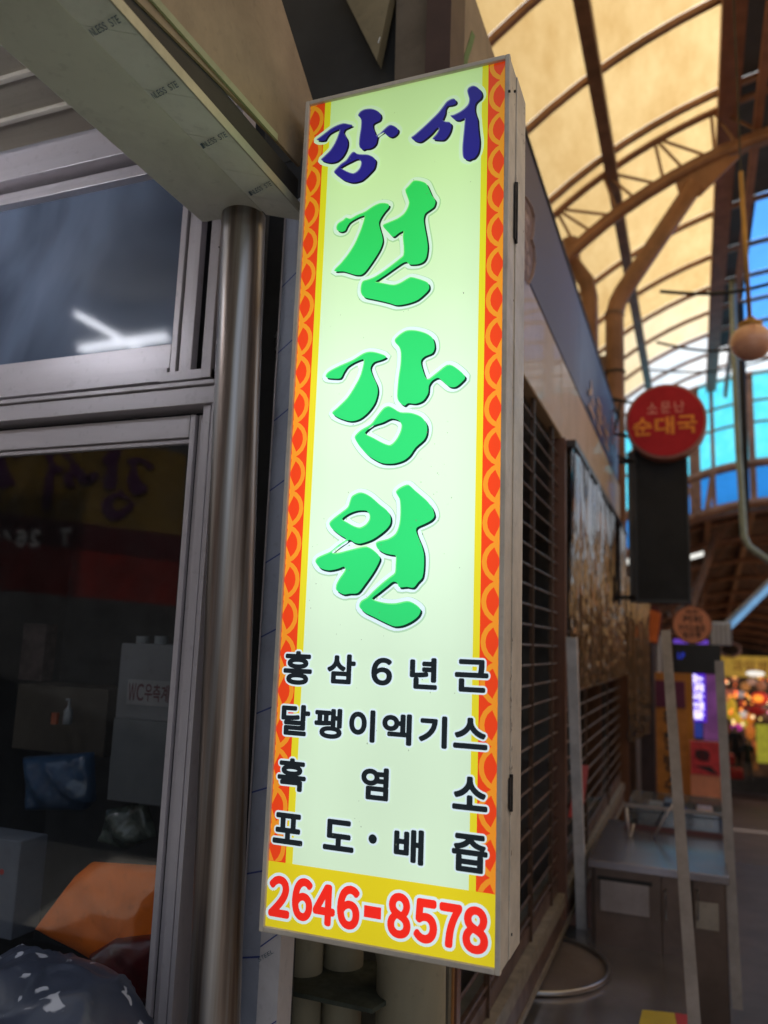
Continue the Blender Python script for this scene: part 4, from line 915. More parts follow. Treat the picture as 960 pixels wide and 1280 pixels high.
vs2 = vinyl('vinyl_sheet', -.20, 5.0, 5.9, .95, 2.15, 'narrow crinkled vinyl strip hanging past the end of the shutter', 4, amp=.03, ny=160, ang=.12)
mb = MB(); mb.box(FX+.0,FX+.05,ym+.03,5.15,2.47,2.50)
tag(obj('curtain_batten', mb, mat('batten_dark', (.05,.04,.04), .4)), 'dark batten from which the vinyl sheet hangs', 'batten')

# ------------------------------------------------------------------ hanging signs
rs = thing('round_sign', 'round red sign with pink and yellow lettering on a black bracket', 'sign', (.05,4.5,3.0))
cS = at(832,526,Y=4.5); rr_ = .268
red_s = mat('sign_red', (.50,.022,.035), .6, var=.15, spec=.2); rim_m = mat('sign_rim_pink', (.42,.17,.14), .4, var=.15)
mb = MB(); mb.disc((cS.x,0,cS.z), rr_, 4.505, 4.66, 56); obj('rim', mb, rim_m, rs, bevel=.006)
mb = MB(); mb.disc((cS.x,0,cS.z), rr_*.93, 4.495, 4.504, 56); obj('face', mb, red_s, rs)
mb = MB(); text_line(mb, '소문난', .012, cS.x-.13, cS.x+.135, cS.z+.055, cS.z+.135, lambda u, v: (u, 4.4925, v), gap=.25); obj('lettering', mb, mat('let_pink', lin((240,150,140)), .5), rs)
mb = MB(); text_line(mb, '순대국', .030, cS.x-.225, cS.x+.21, cS.z-.10, cS.z+.03, lambda u, v: (u, 4.4925, v), gap=.12); obj('lettering', mb, mat('let_orange', lin((250,150,45)), .5), rs)
for a, b in (((762,497),(800,506)),((763,541),(792,548)),((776,503),(768,540)),((763,507),(775,521)),((772,570),(796,578))):
    mb = MB(); mb.tube([at(*a, Y=4.56), at(*b, Y=4.56)], .009, 6); obj('bracket_rod', mb, rubber, rs)
a, b = at(789,560,Y=4.62), at(866,754,Y=4.62)
bsg = thing('unlit_box_sign', 'black unlit rectangular box sign hanging below the round red sign', 'sign', (a.x,4.62,b.z))
mb = MB(); mb.box(a.x+.015, b.x-.008, 4.62, 4.76, b.z, a.z); obj('box', mb, mat('sign_black', (.017,.0175,.020), .6, var=.2, spec=.3), bsg, bevel=.006)
for qx0, qx1, qz0, qz1 in ((a.x+.015,b.x-.008,b.z,b.z+.02),(a.x+.015,b.x-.008,a.z-.02,a.z),(a.x+.015,a.x+.03,b.z+.02,a.z-.02),(b.x-.023,b.x-.008,b.z+.02,a.z-.02)):
    mb = MB(); mb.box(qx0, qx1, 4.612, 4.6195, qz0, qz1); obj('face_frame', mb, mat('sign_rim_dark', (.035,.035,.04), .5), bsg)
mb = MB(); mb.box(a.x-.03, a.x+.01, 4.66, 4.70, b.z, a.z-.02); obj('side_frame', mb, mat('side_fr', (.10,.09,.09), .5), bsg)
for z in (b.z+.02, a.z-.1): mb = MB(); mb.box(a.x-.09, a.x+.02, 4.66, 4.69, z, z+.03); obj('bracket', mb, rubber, bsg)

# globe lamp on its brass rod
gl = thing('globe_lamp', 'peach glass globe lamp with brass cap on a long rod', 'lamp', tuple(at(939,428,Y=3.6)))
q = at(939,428,Y=3.6); gr = .112
mb = MB(); mb.sphere(q, gr, gr, gr*.95, 28, 18); obj('globe', mb, mat('globe_peach', (.66,.36,.26), .3, var=.08, coat=.5), gl, smooth=True)
t0 = at(936,403,Y=3.6); brass = mat('brass', (.42,.24,.07), .35, metal=.6)
mb = MB(); mb.tube([(q.x,q.y,q.z+gr*.75),(q.x,q.y,q.z+gr*1.0),(q.x,q.y,q.z+gr*1.12),(q.x,q.y,q.z+gr*1.35)], [.062,.066,.04,.02], 20); obj('cap', mb, brass, gl, smooth=True)
tp_ = at(926,215,Y=3.6); mb = MB(); mb.tube([(q.x-.003,q.y,q.z+gr*1.3),(tp_.x,q.y,tp_.z+.0)], .013, 10); obj('rod', mb, brass, gl, smooth=True)
mb = MB(); mb.tube([tp_, Vector((tp_.x,3.6,arc(tp_.x)-.02))], .006, 6); obj('hanger', mb, rubber, gl)
# cables and conduit
cnd = [at(916,350,Y=8.0), at(919,470,Y=8.0), at(923,560,Y=8.0), at(930,670,Y=8.0), at(936,683,Y=8.0), at(962,702,Y=8.0)]
tube_thing('conduit', cnd, .035, mat('conduit_green', (.30,.36,.31), .5), 'pale green conduit hanging down and bending right below the gable', 'pipe')
tube_thing('cable', [at(925,380,Y=8.2), at(928,470,Y=8.2), at(932,640,Y=8.2)], .04, rubber, 'thick black cable beside the pale green conduit', 'cable')
for k, (y_, x0, x1, sag) in enumerate(((4.3,.1,1.2,.12),(6.3,.0,1.4,.2),(9.5,-.2,1.6,.15))):
    z_ = (4.05,4.45,5.3)[k]; tube_thing('cable', [(x0+(x1-x0)*i/10, y_, z_-sag*math.sin(math.pi*i/10)+(.12*i/10)) for i in range(11)], .012, rubber,
      ('thin black wire sagging behind the globe lamp','thin black wire crossing below the truss','thin black wire in front of the end of the vault')[k], 'cable')

# ------------------------------------------------------------------ tables, counters, uprights
tb = thing('steel_table', 'stainless work table with a sunken round basin at the shutter foot', 'table', (0,1.5,0))
TZ = .47
tsm = mat('table_steel', (.55,.52,.53), .22, metal=.9, var=.3, scale=4, bump=.03)
ry = at(785,1168,Z=TZ).y
x0, x1, y0, y1 = -.58, .225, .6, ry
mb = MB(); mb.box(x0, x1, y0, y1, TZ-.03, TZ); obj('table_top', mb, tsm, tb, bevel=.003)
qa, qb, qc = at(763,1207,Z=TZ+.01), at(700,1172,Z=TZ+.01), at(700,1249,Z=TZ+.01); rR = (qb.y-qc.y)/2; rc = Vector((qa.x-rR, (qb.y+qc.y)/2, TZ)); N = 64
tray = thing('round_tray', 'big round tray with thick grey rim, half under the shutter rail', 'tray', tuple(rc))
pr = [(rR,.010),(rR*.97,.006),(rR*.93,.003),(0.001,.003)]; mb = MB()
for r_, dz in pr:
    for i in range(N): a = 2*math.pi*i/N; mb.v.append((rc.x+r_*math.cos(a), rc.y+r_*math.sin(a), TZ+dz))
for k in range(len(pr)-1):
    for i in range(N): mb.f.append((k*N+i, k*N+(i+1) % N, (k+1)*N+(i+1) % N, (k+1)*N+i))
obj('tray_bottom', mb, mat('tray_dark', (.34,.28,.26), .35, metal=.6, var=.3, scale=3), tray, smooth=True)
mb = MB(); mb.tube([(rc.x+rR*math.cos(2*math.pi*i/N), rc.y+rR*math.sin(2*math.pi*i/N), TZ+.011) for i in range(N+1)], .0095, 12, caps=False); obj('rim', mb, steel, tray, smooth=True)
for x_, y_ in ((-.50,ry-.03),(x1-.03,ry-.03),(x1-.03,.8),(-.50,.8)):
    mb = MB(); mb.tube([(x_,y_,0),(x_,y_,TZ-.02)], .018, 12); obj('leg', mb, steel, tb)
st = thing('price_sticker', 'yellow and red sticker on the near edge of the steel table', 'sticker', tuple(at(830,1272,Z=TZ+.003)))
def flat(px_list, z): return [at(x, y, Z=z) for x, y in px_list]
mb = MB(); mb.prism(flat([(803,1262),(843,1266),(850,1300),(795,1296)], TZ+.003), (0,0,-.001)); obj('yellow_part', mb, mat('stk_y', (.55,.42,.03), .5), st)
mb = MB(); mb.prism(flat([(843.5,1266),(866,1269),(876,1303),(850.5,1300)], TZ+.003), (0,0,-.001)); obj('red_part', mb, mat('stk_r', (.45,.03,.04), .5), st)
q = at(812,1283,Z=TZ+.0035); mb = MB(); text_line(mb, '주의', .03, 0, .030, 0, .014, lambda u, v: (q.x+u*.95+v*.1, q.y+v-u*.12, TZ+.0035), gap=.1); obj('lettering', mb, ink if False else mat('ink2', (.02,.02,.02), .6), st)

fc = thing('counter_fridge', 'low brown fronted fridge counter with steel top behind the work table', 'counter', (.1,2.3,0))
FY = 2.27; zt2 = at(800,1082,Y=FY).z; xa, xb = at(738,1100,Y=FY).x, at(908,1110,Y=FY).x
fbm = mat('fridge_brown', (.10,.072,.062), .4, metal=.3, var=.3, scale=6)
mb = MB(); mb.box(xa, xb, FY+.02, 3.1, .08, zt2-.03); obj('body', mb, fbm, fc, bevel=.004)
mb = MB(); mb.box(xa-.01, xb+.01, FY, 3.1, zt2-.03, zt2); obj('top', mb, mat('counter_steel', (.36,.33,.37), .24, metal=.85, var=.25, scale=5), fc, bevel=.003)
for (a, b, c, d) in ((744,1088,826,1178),(828,1090,862,1178),(868,1095,905,1180)):
    p0_, p1_ = at(a, d, Y=FY+.01), at(b if False else c, b, Y=FY+.01)
    mb = MB(); mb.box(p0_.x, p1_.x, FY+.006, FY+.019, .14, p1_.z); obj('door', mb, mat('fridge_door', (.15,.105,.09), .35, metal=.3, var=.3), fc, bevel=.003)
p0_, p1_ = at(750,1138,Y=FY), at(811,1108,Y=FY)
mb = MB(); mb.box(p0_.x, p1_.x, FY-.002, FY+.004, p0_.z, p1_.z); obj('vent_plate', mb, mat('plate_grey', (.36,.31,.31), .4, metal=.4), fc, bevel=.003)
mb = MB(); mb.box(p0_.x-.01, p1_.x+.012, FY+.001, FY+.0055, p1_.z, p1_.z+.014); obj('vent_shadow_gap', mb, rubber, fc)
for hx in (832,872):
    q = at(hx,1112,Y=FY); mb = MB(); mb.tube([(q.x,FY-.004,q.z),(q.x,FY-.022,q.z-.004),(q.x,FY-.022,q.z-.10),(q.x,FY-.004,q.z-.104)], .005, 8); obj('handle', mb, steel, fc)
p0_, p1_ = at(870,1160,Y=FY), at(898,1130,Y=FY); mb = MB(); mb.box(p0_.x, p1_.x, FY-.001, FY+.004, p0_.z, p1_.z); obj('label_plate', mb, mat('plate_tan', (.34,.29,.24), .5), fc)

dc = thing('display_case', 'low glass display case standing on the fridge counter', 'display case', (.2,3.3,zt2))
cY = 2.95; za_, zb2 = zt2, at(820,1012,Y=cY).z
xa2, xb2 = at(783,1040,Y=cY).x, at(905,1040,Y=cY).x
vg = mat_glass('case_glass', (.62,.66,.70), refl=.16, rough=.03, dusty=.12)
mb = MB(); mb.box(xa2, xb2, cY, cY+.006, za_+.02, zb2); obj('front_pane', mb, vg, dc)
mb = MB(); mb.box(xa2, xb2, cY+.006, cY+.5, zb2-.006, zb2); obj('top_pane', mb, vg, dc)
mb = MB(); mb.box(xa2, xb2, cY+.02, cY+.5, za_+.001, za_+.02); obj('floor_tray', mb, mat('tray_blue', (.05,.06,.13), .3), dc)
for x_ in (xa2, xb2, at(846,1030,Y=cY).x):
    mb = MB(); mb.box(x_-.006, x_+.006, cY-.004, cY+.004, za_, zb2+.004); obj('frame_post', mb, steel, dc)
mb = MB(); mb.box(xa2-.01, xb2+.01, cY-.006, cY+.004, zb2, zb2+.014); obj('frame_rail', mb, mat('rail_grey', (.32,.28,.27), .4), dc)
mb = MB(); mb.box(xa2-.01, xb2+.01, cY-.006, cY+.01, za_-.0, za_+.018); obj('frame_rail', mb, mat('rail_red', (.14,.05,.05), .4), dc)
mb = MB(); mb.box(xa2, xb2, cY+.0, cY+.01, (za_+zb2)/2+.03, (za_+zb2)/2+.036); obj('shelf_edge', mb, steel, dc)
for i in range(5):
    x_ = xa2+.06+i*(xb2-xa2-.1)/4.5; col_ = [(.10,.12,.10),(.16,.13,.10),(.05,.07,.12),(.35,.12,.12),(.40,.26,.18)][i]
    mb = MB(); mb.box(x_-.04, x_+.035, cY+.08, cY+.22, za_+.021, za_+.08+.02*(i % 3))
    tag(obj('food_pack', mb, mat('pack%d' % i, col_, .3, var=.5, scale=40, coat=.5), bevel=.008), ['dark green wrapped pack, leftmost in the display case','brown wrapped pack second in the display case','navy wrapped pack in the middle of the display case','pink wrapped pack toward the right of the display case','tan wrapped pack, rightmost in the display case'][i], 'food pack', 'packs inside the display case')

upm = mat('upright_grey', (.62,.60,.61), .5, metal=.0, var=.25, scale=14); upt = mat('upright_tan', (.29,.25,.23), .5, metal=.2, var=.25, scale=14)
def upright(a, b, w0, mt, label, flange=True):
    t = thing('upright_bar', label, 'bar', tuple(min((a, b), key=lambda q: q.z)), 'slanting metal uprights of the stall')
    mb = MB(); mb.beam(a, b, w0, .004, up=Vector((0,1,0))); obj('flat_flange', mb, mt, t)
    mb = MB(); d = Vector((w0/2-.002, .016, 0)); mb.beam(Vector(a)+d, Vector(b)+d, .003, .026, up=Vector((0,1,0))); obj('side_flange', mb, mt, t)
upright(at(714,797,Y=2.0), at(727.5,1172,Y=ry-.01), .040, upm, 'light grey metal upright standing against the rod shutter')
upright(at(832,788,Y=2.2), at(871,1290,Y=1.45)-Vector((0,0,.1)), .036, upt, 'tan metal upright rising past the corner of the steel table')
upright(at(899,826,Y=2.7), at(922,1262,Y=2.35), .038, upt, 'brownish metal upright at the alley side of the fridge counter')
for px_ in (728,):
    mb = MB(); q = at(px_,1168,Z=TZ); mb.box(q.x-.03,q.x+.03,q.y-.01,q.y+.02,TZ,TZ+.01)
# plastic scrap on the counter
q = at(800,1050,Z=zt2+.02); mb = MB()
for (a, b, c) in (((783,1010),(787,1055),(792,1030)),((815,1050),(835,1015),(845,1000))):
    mb.tube([at(*a, Y=2.8), at(*b, Y=2.75), at(*c, Y=2.8)], .006, 6)
tag(obj('plastic_ribbon', mb, mat('ribbon', (.5,.45,.45), .2, coat=1), smooth=True), 'twisted clear plastic ribbon lying on the counter', 'ribbon')

# ------------------------------------------------------------------ signs and stalls down the alley
def panel(px0, py0, px1, py1, Y, th, nm, mt, label, cat, bev=.0):
    a = at(px0, py1, Y=Y); b = at(px1, py0, Y=Y); mb = MB(); mb.box(a.x, b.x, Y, Y+th, a.z, b.z)
    return tag(obj(nm, mb, mt, bevel=bev), label, cat)
def text_on(o, s, px0, py0, px1, py1, Y, mt, off=.02, vertical=False):
    a = at(px0, py1, Y=Y); b = at(px1, py0, Y=Y); mb = MB()
    if vertical:
        n_ = len(s); h = (b.z-a.z)/n_
        for i, ch in enumerate(s): put_glyph(mb, ch, off, off, a.x, b.x, b.z-(i+1)*h+h*.1, b.z-i*h-h*.1, lambda u, v: (u, Y, v))
    else: text_line(mb, s, off, a.x, b.x, a.z, b.z, lambda u, v: (u, Y, v), gap=.15)
    obj('lettering', mb, mt, o)
E_ = lambda nm, c, e, **k: mat(nm, lin(c), .5, emit=e, **k)
txt_d = mat('dark_print', (.03,.03,.04), .6)
# slatted orange sign
ol = thing('slatted_sign', 'orange slatted sign with dark red rim beside the vinyl strip', 'sign', tuple(at(810,800,Y=6.4)))
mb = MB(); mb.prism([at(x, y, Y=6.4) for x, y in ((793,752),(822,758),(828,772),(822,806),(794,795))], (0,.08,0)); obj('board', mb, mat('maroon_b', (.12,.02,.02), .5), ol)
for i in range(9):
    mb = MB(); mb.beam(at(795+i*3.1,797+i*.8,Y=6.38), at(800+i*3.1,758+i*1.0,Y=6.38), .010, .012); obj('slat', mb, E_('slat_orange', (205,100,40), .25), ol)
# round coffee sign
cs = thing('round_cafe_sign', 'small round brown sign with dark lettering above the black signboard', 'sign', tuple(at(865,781,Y=7.2)))
q = at(865,781,Y=7.2); r_ = .172
mb = MB(); mb.disc((q.x,0,q.z), r_, 7.2, 7.28, 40); obj('disc', mb, mat('cafe_brown', (.70,.28,.16), .5, var=.15), cs)
mb = MB(); mb.disc((q.x,0,q.z), r_*1.07, 7.21, 7.27, 40); obj('rim', mb, mat('cafe_rim', (.16,.05,.03), .5), cs)
text_on(cs, '커피', 854,774,877,764, 7.195, txt_d) if False else None
for s_, y0_, y1_, w_ in (('착한', 762,767,9), ('커피',769,779,13), ('아이스음료',781,788,17), ('빙수류',790,797,12)): text_on(cs, s_, 865-w_, y0_, 865+w_, y1_, 7.195, txt_d)
o = panel(842,806,901,841,7.0,.12,'black_signboard', mat('sign_black2', (.012,.012,.016), .4), 'black signboard with a faint blue mark above the violet neon', 'sign', .01)
text_on(o, 'LP', 847,816,856,823, 6.995, E_('blue_mark', (40,60,200), .6))
panel(842,800,885,807,7.3,.06,'violet_strip', E_('violet_glow', (110,70,200), .7), 'thin violet light strip behind the round brown sign', 'light')
# neon
nb = thing('neon_sign', 'white and violet lit vertical neon sign beneath the black signboard', 'sign', tuple(at(870,870,Y=7.6)))
a, b = at(859,899,Y=7.6), at(879,843,Y=7.6)
mb = MB(); mb.box(a.x-.02, b.x+.02, 7.62, 7.68, a.z-.02, b.z+.02); obj('backing', mb, E_('neon_violet', (90,40,220), .7), nb)
for i in range(5):
    h = (b.z-a.z)/5; mb = MB(); put_glyph(mb, '순대국전골'[i], .04, .04, a.x, b.x, b.z-(i+1)*h+h*.06, b.z-i*h-h*.06, lambda u, v: (u, 7.612, v)); obj('neon_letter', mb, E_('neon_white', (225,215,255), 1.5), nb)
mb = MB(); p_ = at(869,922,Y=7.6); mb.box(a.x+.02, b.x-.02, 7.62, 7.66, p_.z, a.z-.03); obj('stem', mb, E_('neon_blue', (50,70,170), .4), nb)
o = panel(880,842,899,925,7.9,.05,'violet_board', E_('violet_board_m', (130,75,130), .35, var=.4), 'dim violet board to the right of the neon sign', 'board')
# banners and posters
o = panel(817,842,857,1000,6.6,.04,'orange_banner', mat('banner_orange', (.62,.25,.05), .6, emit=.0, var=.3), 'tall orange brown banner with black lettering behind the tan upright', 'banner')
text_on(o, '착한빙수', 831,885,843,995, 6.594, txt_d, vertical=True)
mb = MB(); a, b = at(820,883,Y=6.59), at(856,852,Y=6.59); mb.box(a.x, b.x, 6.59, 6.6, a.z, b.z); obj('violet_panel', mb, mat('panel_violet', (.18,.03,.10), .6, var=.3), o)
o = panel(858,842,866,1000,6.9,.04,'amber_banner', mat('banner_amber', (.62,.27,.04), .6, var=.3), 'narrow amber banner edge left of the red poster', 'banner')
o = panel(864,928,899,1004,6.5,.03,'red_poster', mat('poster_salmon', (.90,.36,.22), .5, var=.15), 'poster, red above and salmon below, standing behind the display case', 'poster')
a, b = at(864,967,Y=6.495), at(899,928,Y=6.495); mb = MB(); mb.box(a.x, b.x, 6.49, 6.5, a.z, b.z); obj('red_half', mb, mat('poster_red', (.80,.06,.08), .5, var=.3, scale=12), o)
mb = MB(); mb.sphere(at(878,944,Y=6.49), .06, .004, .05, 14, 8); obj('printed_shape', mb, mat('poster_dark_red', (.18,.02,.03), .6), o)
mb = MB(); mb.prism([at(x, y, Y=6.485) for x, y in ((868,957),(888,958),(898,968),(889,966))], (0,.004,0)); obj('printed_shape', mb, txt_d, o)
text_on(o, '착한', 868,938,888,950, 6.483, txt_d)
panel(802,805,816,1000,6.0,.3,'brown_pillar', mat('pillar_brown', (.05,.028,.03), .5, var=.4), 'dark brown pillar to the right of the vinyl strip', 'pillar')
panel(786,800,803,845,6.1,.3,'dark_box_sign', mat('sign_dk', (.02,.018,.03), .5), 'small dark box sign at the end of the vinyl strip', 'sign')
# white crate, fluorescent tube
o = panel(888,778,914,806,8.5,.3,'white_crate', mat('crate_white', (.62,.66,.70), .5, var=.1), 'white wire crate hung below the fluorescent tube', 'crate', .01)
for k in range(5):
    a = at(889+k*6,806,Y=8.49); mb = MB(); mb.box(a.x, a.x+.012, 8.48, 8.495, a.z, a.z+.24); obj('wire', mb, mat('wire_grey', (.2,.22,.24), .5), o)
fl = thing('fluorescent_tube', 'bluish fluorescent tube slanting up to the right edge', 'lamp', tuple(at(908,788,Y=9)))
mb = MB(); mb.tube([at(908,788,Y=9), at(975,722,Y=8.4)], .032, 10); obj('tube', mb, E_('tube_blue', (120,170,215), .75), fl, smooth=True)
mb = MB(); mb.beam(at(906,786,Y=9.03)+Vector((0,0,.05)), at(975,720,Y=8.43)+Vector((0,0,.05)), .06, .03); obj('batten', mb, mat('batten_white', (.5,.5,.5), .5), fl)
# left row of shops stepping back beyond the vinyl (fills the gap to the far end)
rw = mat('row_brown', (.12,.08,.06), .8, var=.6, scale=1.5)
for i, (y0, y1, xr, h) in enumerate(((5.8,8.0,-.42,3.0),(8.0,11.0,-.35,2.9),(11,15,-.25,2.6),(15,21,-.15,2.2),(21,30,-.05,1.6))):
    mb = MB(); mb.box(xr-3, xr, y0+.02, y1, gz(y1)-.2, h+gz((y0+y1)/2)*.8); tag(obj('shop_block', mb, rw), ['brown shop block just past the shuttered shop','second brown shop block on the left row','third brown shop block on the left row, under the gable','fourth brown shop block, down the slope','farthest brown shop block on the left row'][i], 'building', 'shop blocks down the left row')
# unseen shops opposite, added to block light and put gold reflections on the vinyl
for i, (y0, y1) in enumerate(((-1,1.5),(1.5,5.5),(5.5,9.5),(9.5,14),(14,20),(20,30))):
    o = thing('unseen_shop', ['unseen opposite shop nearest the camera','unseen opposite shop facing the steel table','unseen opposite shop facing the red round sign','unseen opposite shop before the cyan gable','unseen opposite shop under the lower roof','unseen opposite shop farthest down the slope'][i], 'shop', (3.3,(y0+y1)/2,gz(y0)))
    xx = 3.3; zz = gz((y0+y1)/2)
    mb = MB(); mb.box(xx, xx+2, y0+.02, y1, gz(y1)-.3, (3.5 if i == 1 else 3.1)+zz); obj('wall', mb, mat('opp_wall', (.30,.24,.18), .8, var=.4), o)
    mb = MB(); mb.box(xx-.12, xx-.01, y0+.2, y1-.2, 2.2+zz, 2.95+zz); obj('added_glow_board', mb, E_('shop_gold', (235,180,115), .7, var=.5, scale=2) if i % 2 == 0 else E_('shop_orange', (230,160,105), .55, var=.5, scale=2), o)  # glowing boards added out of view to tint the vinyl gold
    mb = MB(); mb.box(xx-.03, xx-.01, y0+.3, y1-.3, .9+zz, 2.1+zz); obj('shop_window', mb, E_('shop_glow', (170,120,70), .25, var=.8, scale=3), o)
# far end
mb = MB(); mb.box(-8, 9, 34, 36, -6, 4.5); tag(obj('end_building', mb, mat('end_brown', (.10,.07,.05), .8, var=.6, scale=1)), 'dim brown building closing the far end of the market', 'building')
# yellow fascia signs and hanging goods of the far stalls
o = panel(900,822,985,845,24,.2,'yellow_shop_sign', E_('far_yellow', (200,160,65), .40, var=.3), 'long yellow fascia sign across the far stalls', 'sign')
text_on(o, '과일채소', 915,827,975,840, 23.99, E_('far_brown', (150,100,40), .2))
mb = MB(); q = at(912,812,Y=23.5); mb.tube([(q.x+.27*math.cos(t*.4), 23.5, q.z+.2*math.sin(t*.4)) for t in range(17)], .04, 8); tag(obj('ring_ornament', mb, mat('ring_pink', (.45,.25,.2), .5), smooth=True), 'pale ring ornament hanging above the yellow fascia sign', 'ornament')
tag(obj('white_lamp', MB().sphere(at(944,842,Y=23.6), .24, .1, .08), E_('lamp_white', (240,235,225), 1.0)), 'white glowing lamp under the yellow fascia sign', 'lamp')
rl = thing('red_lantern', 'glowing red and orange lantern in the far stalls', 'lantern', tuple(at(949,874,Y=23.8)))
q = at(950,873,Y=23.8); mb = MB(); mb.sphere(q, .24, .2, .17); obj('shade', mb, E_('lantern_red', (200,50,35), .7), rl, smooth=True)
mb = MB(); mb.sphere(q+Vector((-.06,-.18,.0)), .13, .08, .10); obj('bulb', mb, E_('lantern_core', (255,150,50), 1.3), rl, smooth=True)
mb = MB(); mb.sphere(q+Vector((-.1,.1,-.34)), .26, .2, .13); obj('lower_shade', mb, E_('lantern_dark', (130,25,20), .5), rl, smooth=True)
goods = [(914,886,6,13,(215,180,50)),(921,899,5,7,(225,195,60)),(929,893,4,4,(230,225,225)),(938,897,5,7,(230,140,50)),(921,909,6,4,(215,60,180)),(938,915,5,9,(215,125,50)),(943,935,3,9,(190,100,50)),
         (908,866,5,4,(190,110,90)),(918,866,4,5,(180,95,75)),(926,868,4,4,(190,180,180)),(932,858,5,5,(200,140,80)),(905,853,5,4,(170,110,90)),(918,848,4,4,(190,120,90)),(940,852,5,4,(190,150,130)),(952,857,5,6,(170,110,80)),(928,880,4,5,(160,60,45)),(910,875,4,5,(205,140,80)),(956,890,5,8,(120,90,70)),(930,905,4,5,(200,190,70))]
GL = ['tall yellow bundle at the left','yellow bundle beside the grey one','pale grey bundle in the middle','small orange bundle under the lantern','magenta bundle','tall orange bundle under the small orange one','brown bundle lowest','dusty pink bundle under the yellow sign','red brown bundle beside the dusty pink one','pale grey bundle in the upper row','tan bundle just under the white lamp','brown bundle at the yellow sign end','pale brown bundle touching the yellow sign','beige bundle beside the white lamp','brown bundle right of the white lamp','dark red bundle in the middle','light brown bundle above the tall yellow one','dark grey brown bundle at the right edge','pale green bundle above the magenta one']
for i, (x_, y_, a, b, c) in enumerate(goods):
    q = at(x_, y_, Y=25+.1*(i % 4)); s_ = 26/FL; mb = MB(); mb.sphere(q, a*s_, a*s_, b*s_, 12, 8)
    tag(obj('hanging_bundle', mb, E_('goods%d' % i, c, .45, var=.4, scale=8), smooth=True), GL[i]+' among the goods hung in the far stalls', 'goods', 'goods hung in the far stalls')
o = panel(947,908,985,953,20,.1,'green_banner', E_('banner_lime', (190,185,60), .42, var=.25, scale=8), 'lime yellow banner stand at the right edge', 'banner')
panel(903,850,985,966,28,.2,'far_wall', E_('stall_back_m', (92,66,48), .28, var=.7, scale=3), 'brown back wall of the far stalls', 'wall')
for i, (x_, y_, w_, h_) in enumerate(((918,968,9,5),(912,950,5,5))):
    q = at(x_, y_, Y=20); mb = MB(); s_ = 21/FL; mb.box(q.x-w_*s_, q.x+w_*s_, 20, 20.5, q.z-h_*s_, q.z+h_*s_)
    tag(obj('red_tub', mb, mat('tub_red', (.55,.03,.02), .4), bevel=.03), ['low red tub on the ground beside the walking people','small red tub behind the first walking person'][i], 'tub')

rnd = random.Random(21)
cols = [(255,190,90),(255,150,60),(255,225,170),(250,110,60),(240,200,110),(225,120,190)]
for i in range(34):
    x_, y_ = rnd.uniform(905,962), rnd.uniform(846,906); q = at(x_, y_, Y=24.4+rnd.uniform(0,.3)); r_ = rnd.uniform(.022,.05); mb = MB(); mb.sphere(q, r_, r_, r_, 10, 7); k = rnd.randrange(6)
    o = obj('stall_bulb', mb, E_('bulb_glow%d' % k, cols[k], 1.6), smooth=True); cn = ('amber','orange','pale yellow','red orange','golden','pink')[k]
    tag(o, 'tiny glowing '+cn+' bulb among the '+('upper' if y_ < 866 else 'middle' if y_ < 886 else 'lower')+(' left' if x_ < 930 else ' right')+' goods of the far stalls', 'bulb', 'tiny bulbs in the far stalls')
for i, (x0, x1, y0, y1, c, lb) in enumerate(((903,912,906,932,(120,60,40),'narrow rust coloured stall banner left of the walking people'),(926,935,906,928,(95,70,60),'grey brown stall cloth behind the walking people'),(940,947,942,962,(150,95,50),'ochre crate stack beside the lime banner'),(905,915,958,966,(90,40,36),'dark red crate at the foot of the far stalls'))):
    panel(x0, y0, x1, y1, 25.5, .3, ('stall_banner','stall_cloth','crate_stack','crate')[i], E_('far_bit%d' % i, c, .3, var=.5, scale=6), lb, ('banner','cloth','crates','crate')[i])
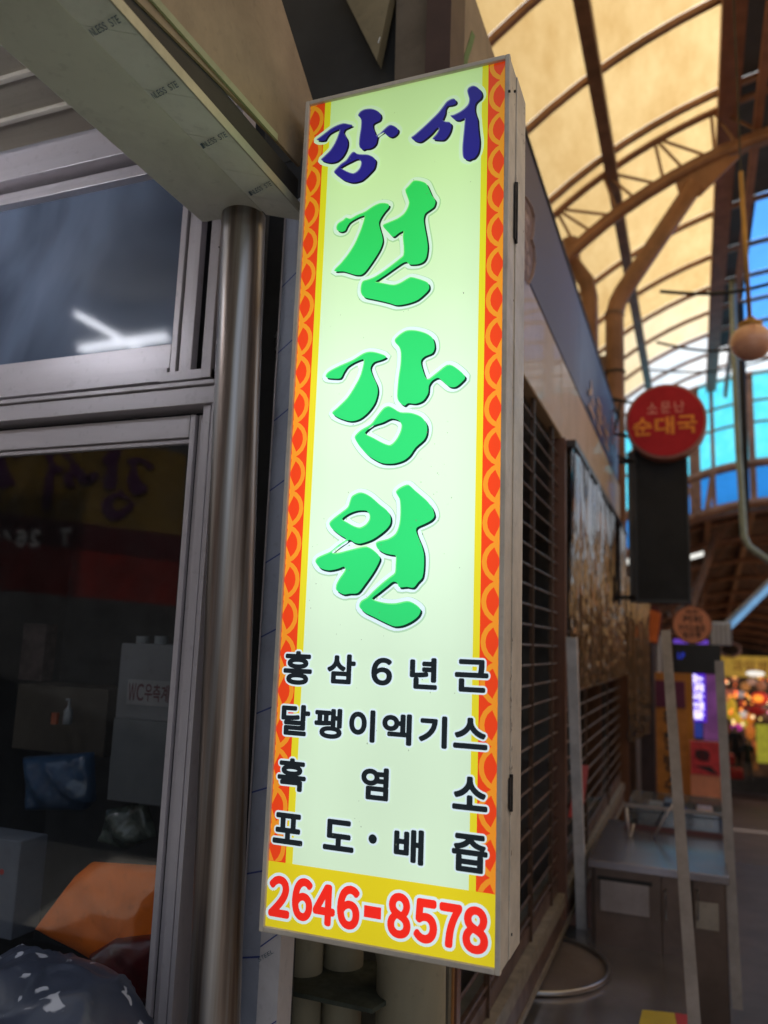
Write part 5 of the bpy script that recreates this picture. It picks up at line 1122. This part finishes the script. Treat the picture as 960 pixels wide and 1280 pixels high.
# ------------------------------------------------------------------ two people far down the alley
def person(px, py_head, py_foot, Y, coat, trousers, label, stride=.12, facing=1):
    a = at(px, py_head, Y=Y); b = at(px, py_foot, Y=Y); H = a.z-b.z; x0, z0 = b.x, b.z
    J = {}
    def V(n, x, y, z, r): J[n] = ((x0+x*H, Y+y*H, z0+z*H), r*H)
    V('pelvis',0,0,.52,.085); V('waist',0,0,.62,.078); V('chest',0,0,.74,.095); V('neckb',0,0,.83,.05); V('neck',0,0,.865,.034); V('head',0,-.01,.93,.058); V('crown',0,-.005,.975,.045)
    for s, n in ((-1,'l'),(1,'r')):
        V('sh'+n, s*.105,0,.81,.048); V('el'+n, s*.135,.03*s,.66,.034); V('wr'+n, s*.14,-.05*s,.52,.024); V('ha'+n, s*.14,-.07*s,.47,.022)
        V('hip'+n, s*.05,0,.49,.062); V('kn'+n, s*.055,s*stride*.4,.27,.042); V('an'+n, s*.055,s*stride,.045,.028); V('to'+n, s*.06,s*stride-.07,.018,.02)
    E = [('pelvis','waist'),('waist','chest'),('chest','neckb'),('neckb','neck'),('neck','head'),('head','crown')]
    for n in 'lr': E += [('neckb','sh'+n),('sh'+n,'el'+n),('el'+n,'wr'+n),('wr'+n,'ha'+n),('pelvis','hip'+n),('hip'+n,'kn'+n),('kn'+n,'an'+n),('an'+n,'to'+n)]
    names = list(J); me = bpy.data.meshes.new('body'); me.from_pydata([J[k][0] for k in names], [(names.index(p), names.index(q)) for p, q in E], [])
    root = thing('person', label, 'person', (x0, Y, z0))
    o = bpy.data.objects.new('body', me); C.objects.link(o); o.parent = root; o.matrix_parent_inverse = Matrix.Translation(-Vector((x0, Y, z0)))
    sk = o.modifiers.new('skin', 'SKIN'); sb = o.modifiers.new('sub', 'SUBSURF'); sb.levels = sb.render_levels = 1
    for i, k in enumerate(names): me.skin_vertices[0].data[i].radius = (J[k][1], J[k][1]); me.skin_vertices[0].data[i].use_root = (k == 'pelvis')
    # clothing by height
    mt = bpy.data.materials.new('person_clothes'); mt.use_nodes = True; n = mt.node_tree; p = n.nodes['Principled BSDF']; p.inputs['Roughness'].default_value = .8
    tc = n.nodes.new('ShaderNodeTexCoord'); sp = n.nodes.new('ShaderNodeSeparateXYZ'); mr = n.nodes.new('ShaderNodeMapRange'); mr.inputs[1].default_value = z0; mr.inputs[2].default_value = z0+H
    cr = n.nodes.new('ShaderNodeValToRGB'); cr.color_ramp.interpolation = 'CONSTANT'; e = cr.color_ramp.elements
    e[0].position = 0; e[0].color = (.01,.01,.012,1); e[1].position = .05; e[1].color = (*trousers,1)
    x = e.new(.46); x.color = (*coat,1); x = e.new(.85); x.color = (.35,.2,.14,1); x = e.new(.945); x.color = (.01,.008,.008,1)
    L = n.links.new; L(tc.outputs['Object'], sp.inputs[0]); L(sp.outputs['Z'], mr.inputs[0]); L(mr.outputs[0], cr.inputs[0]); L(cr.outputs[0], p.inputs['Base Color'])
    me.materials.append(mt); return root
person(921,906,968,22.5,(.015,.016,.018),(.015,.016,.02),'person in a black coat walking far down the alley, farther of the two')
person(936,922,979,20.5,(.02,.025,.035),(.12,.12,.13),'person in a dark jacket and grey trousers far down the alley, nearer of the two', stride=.09)
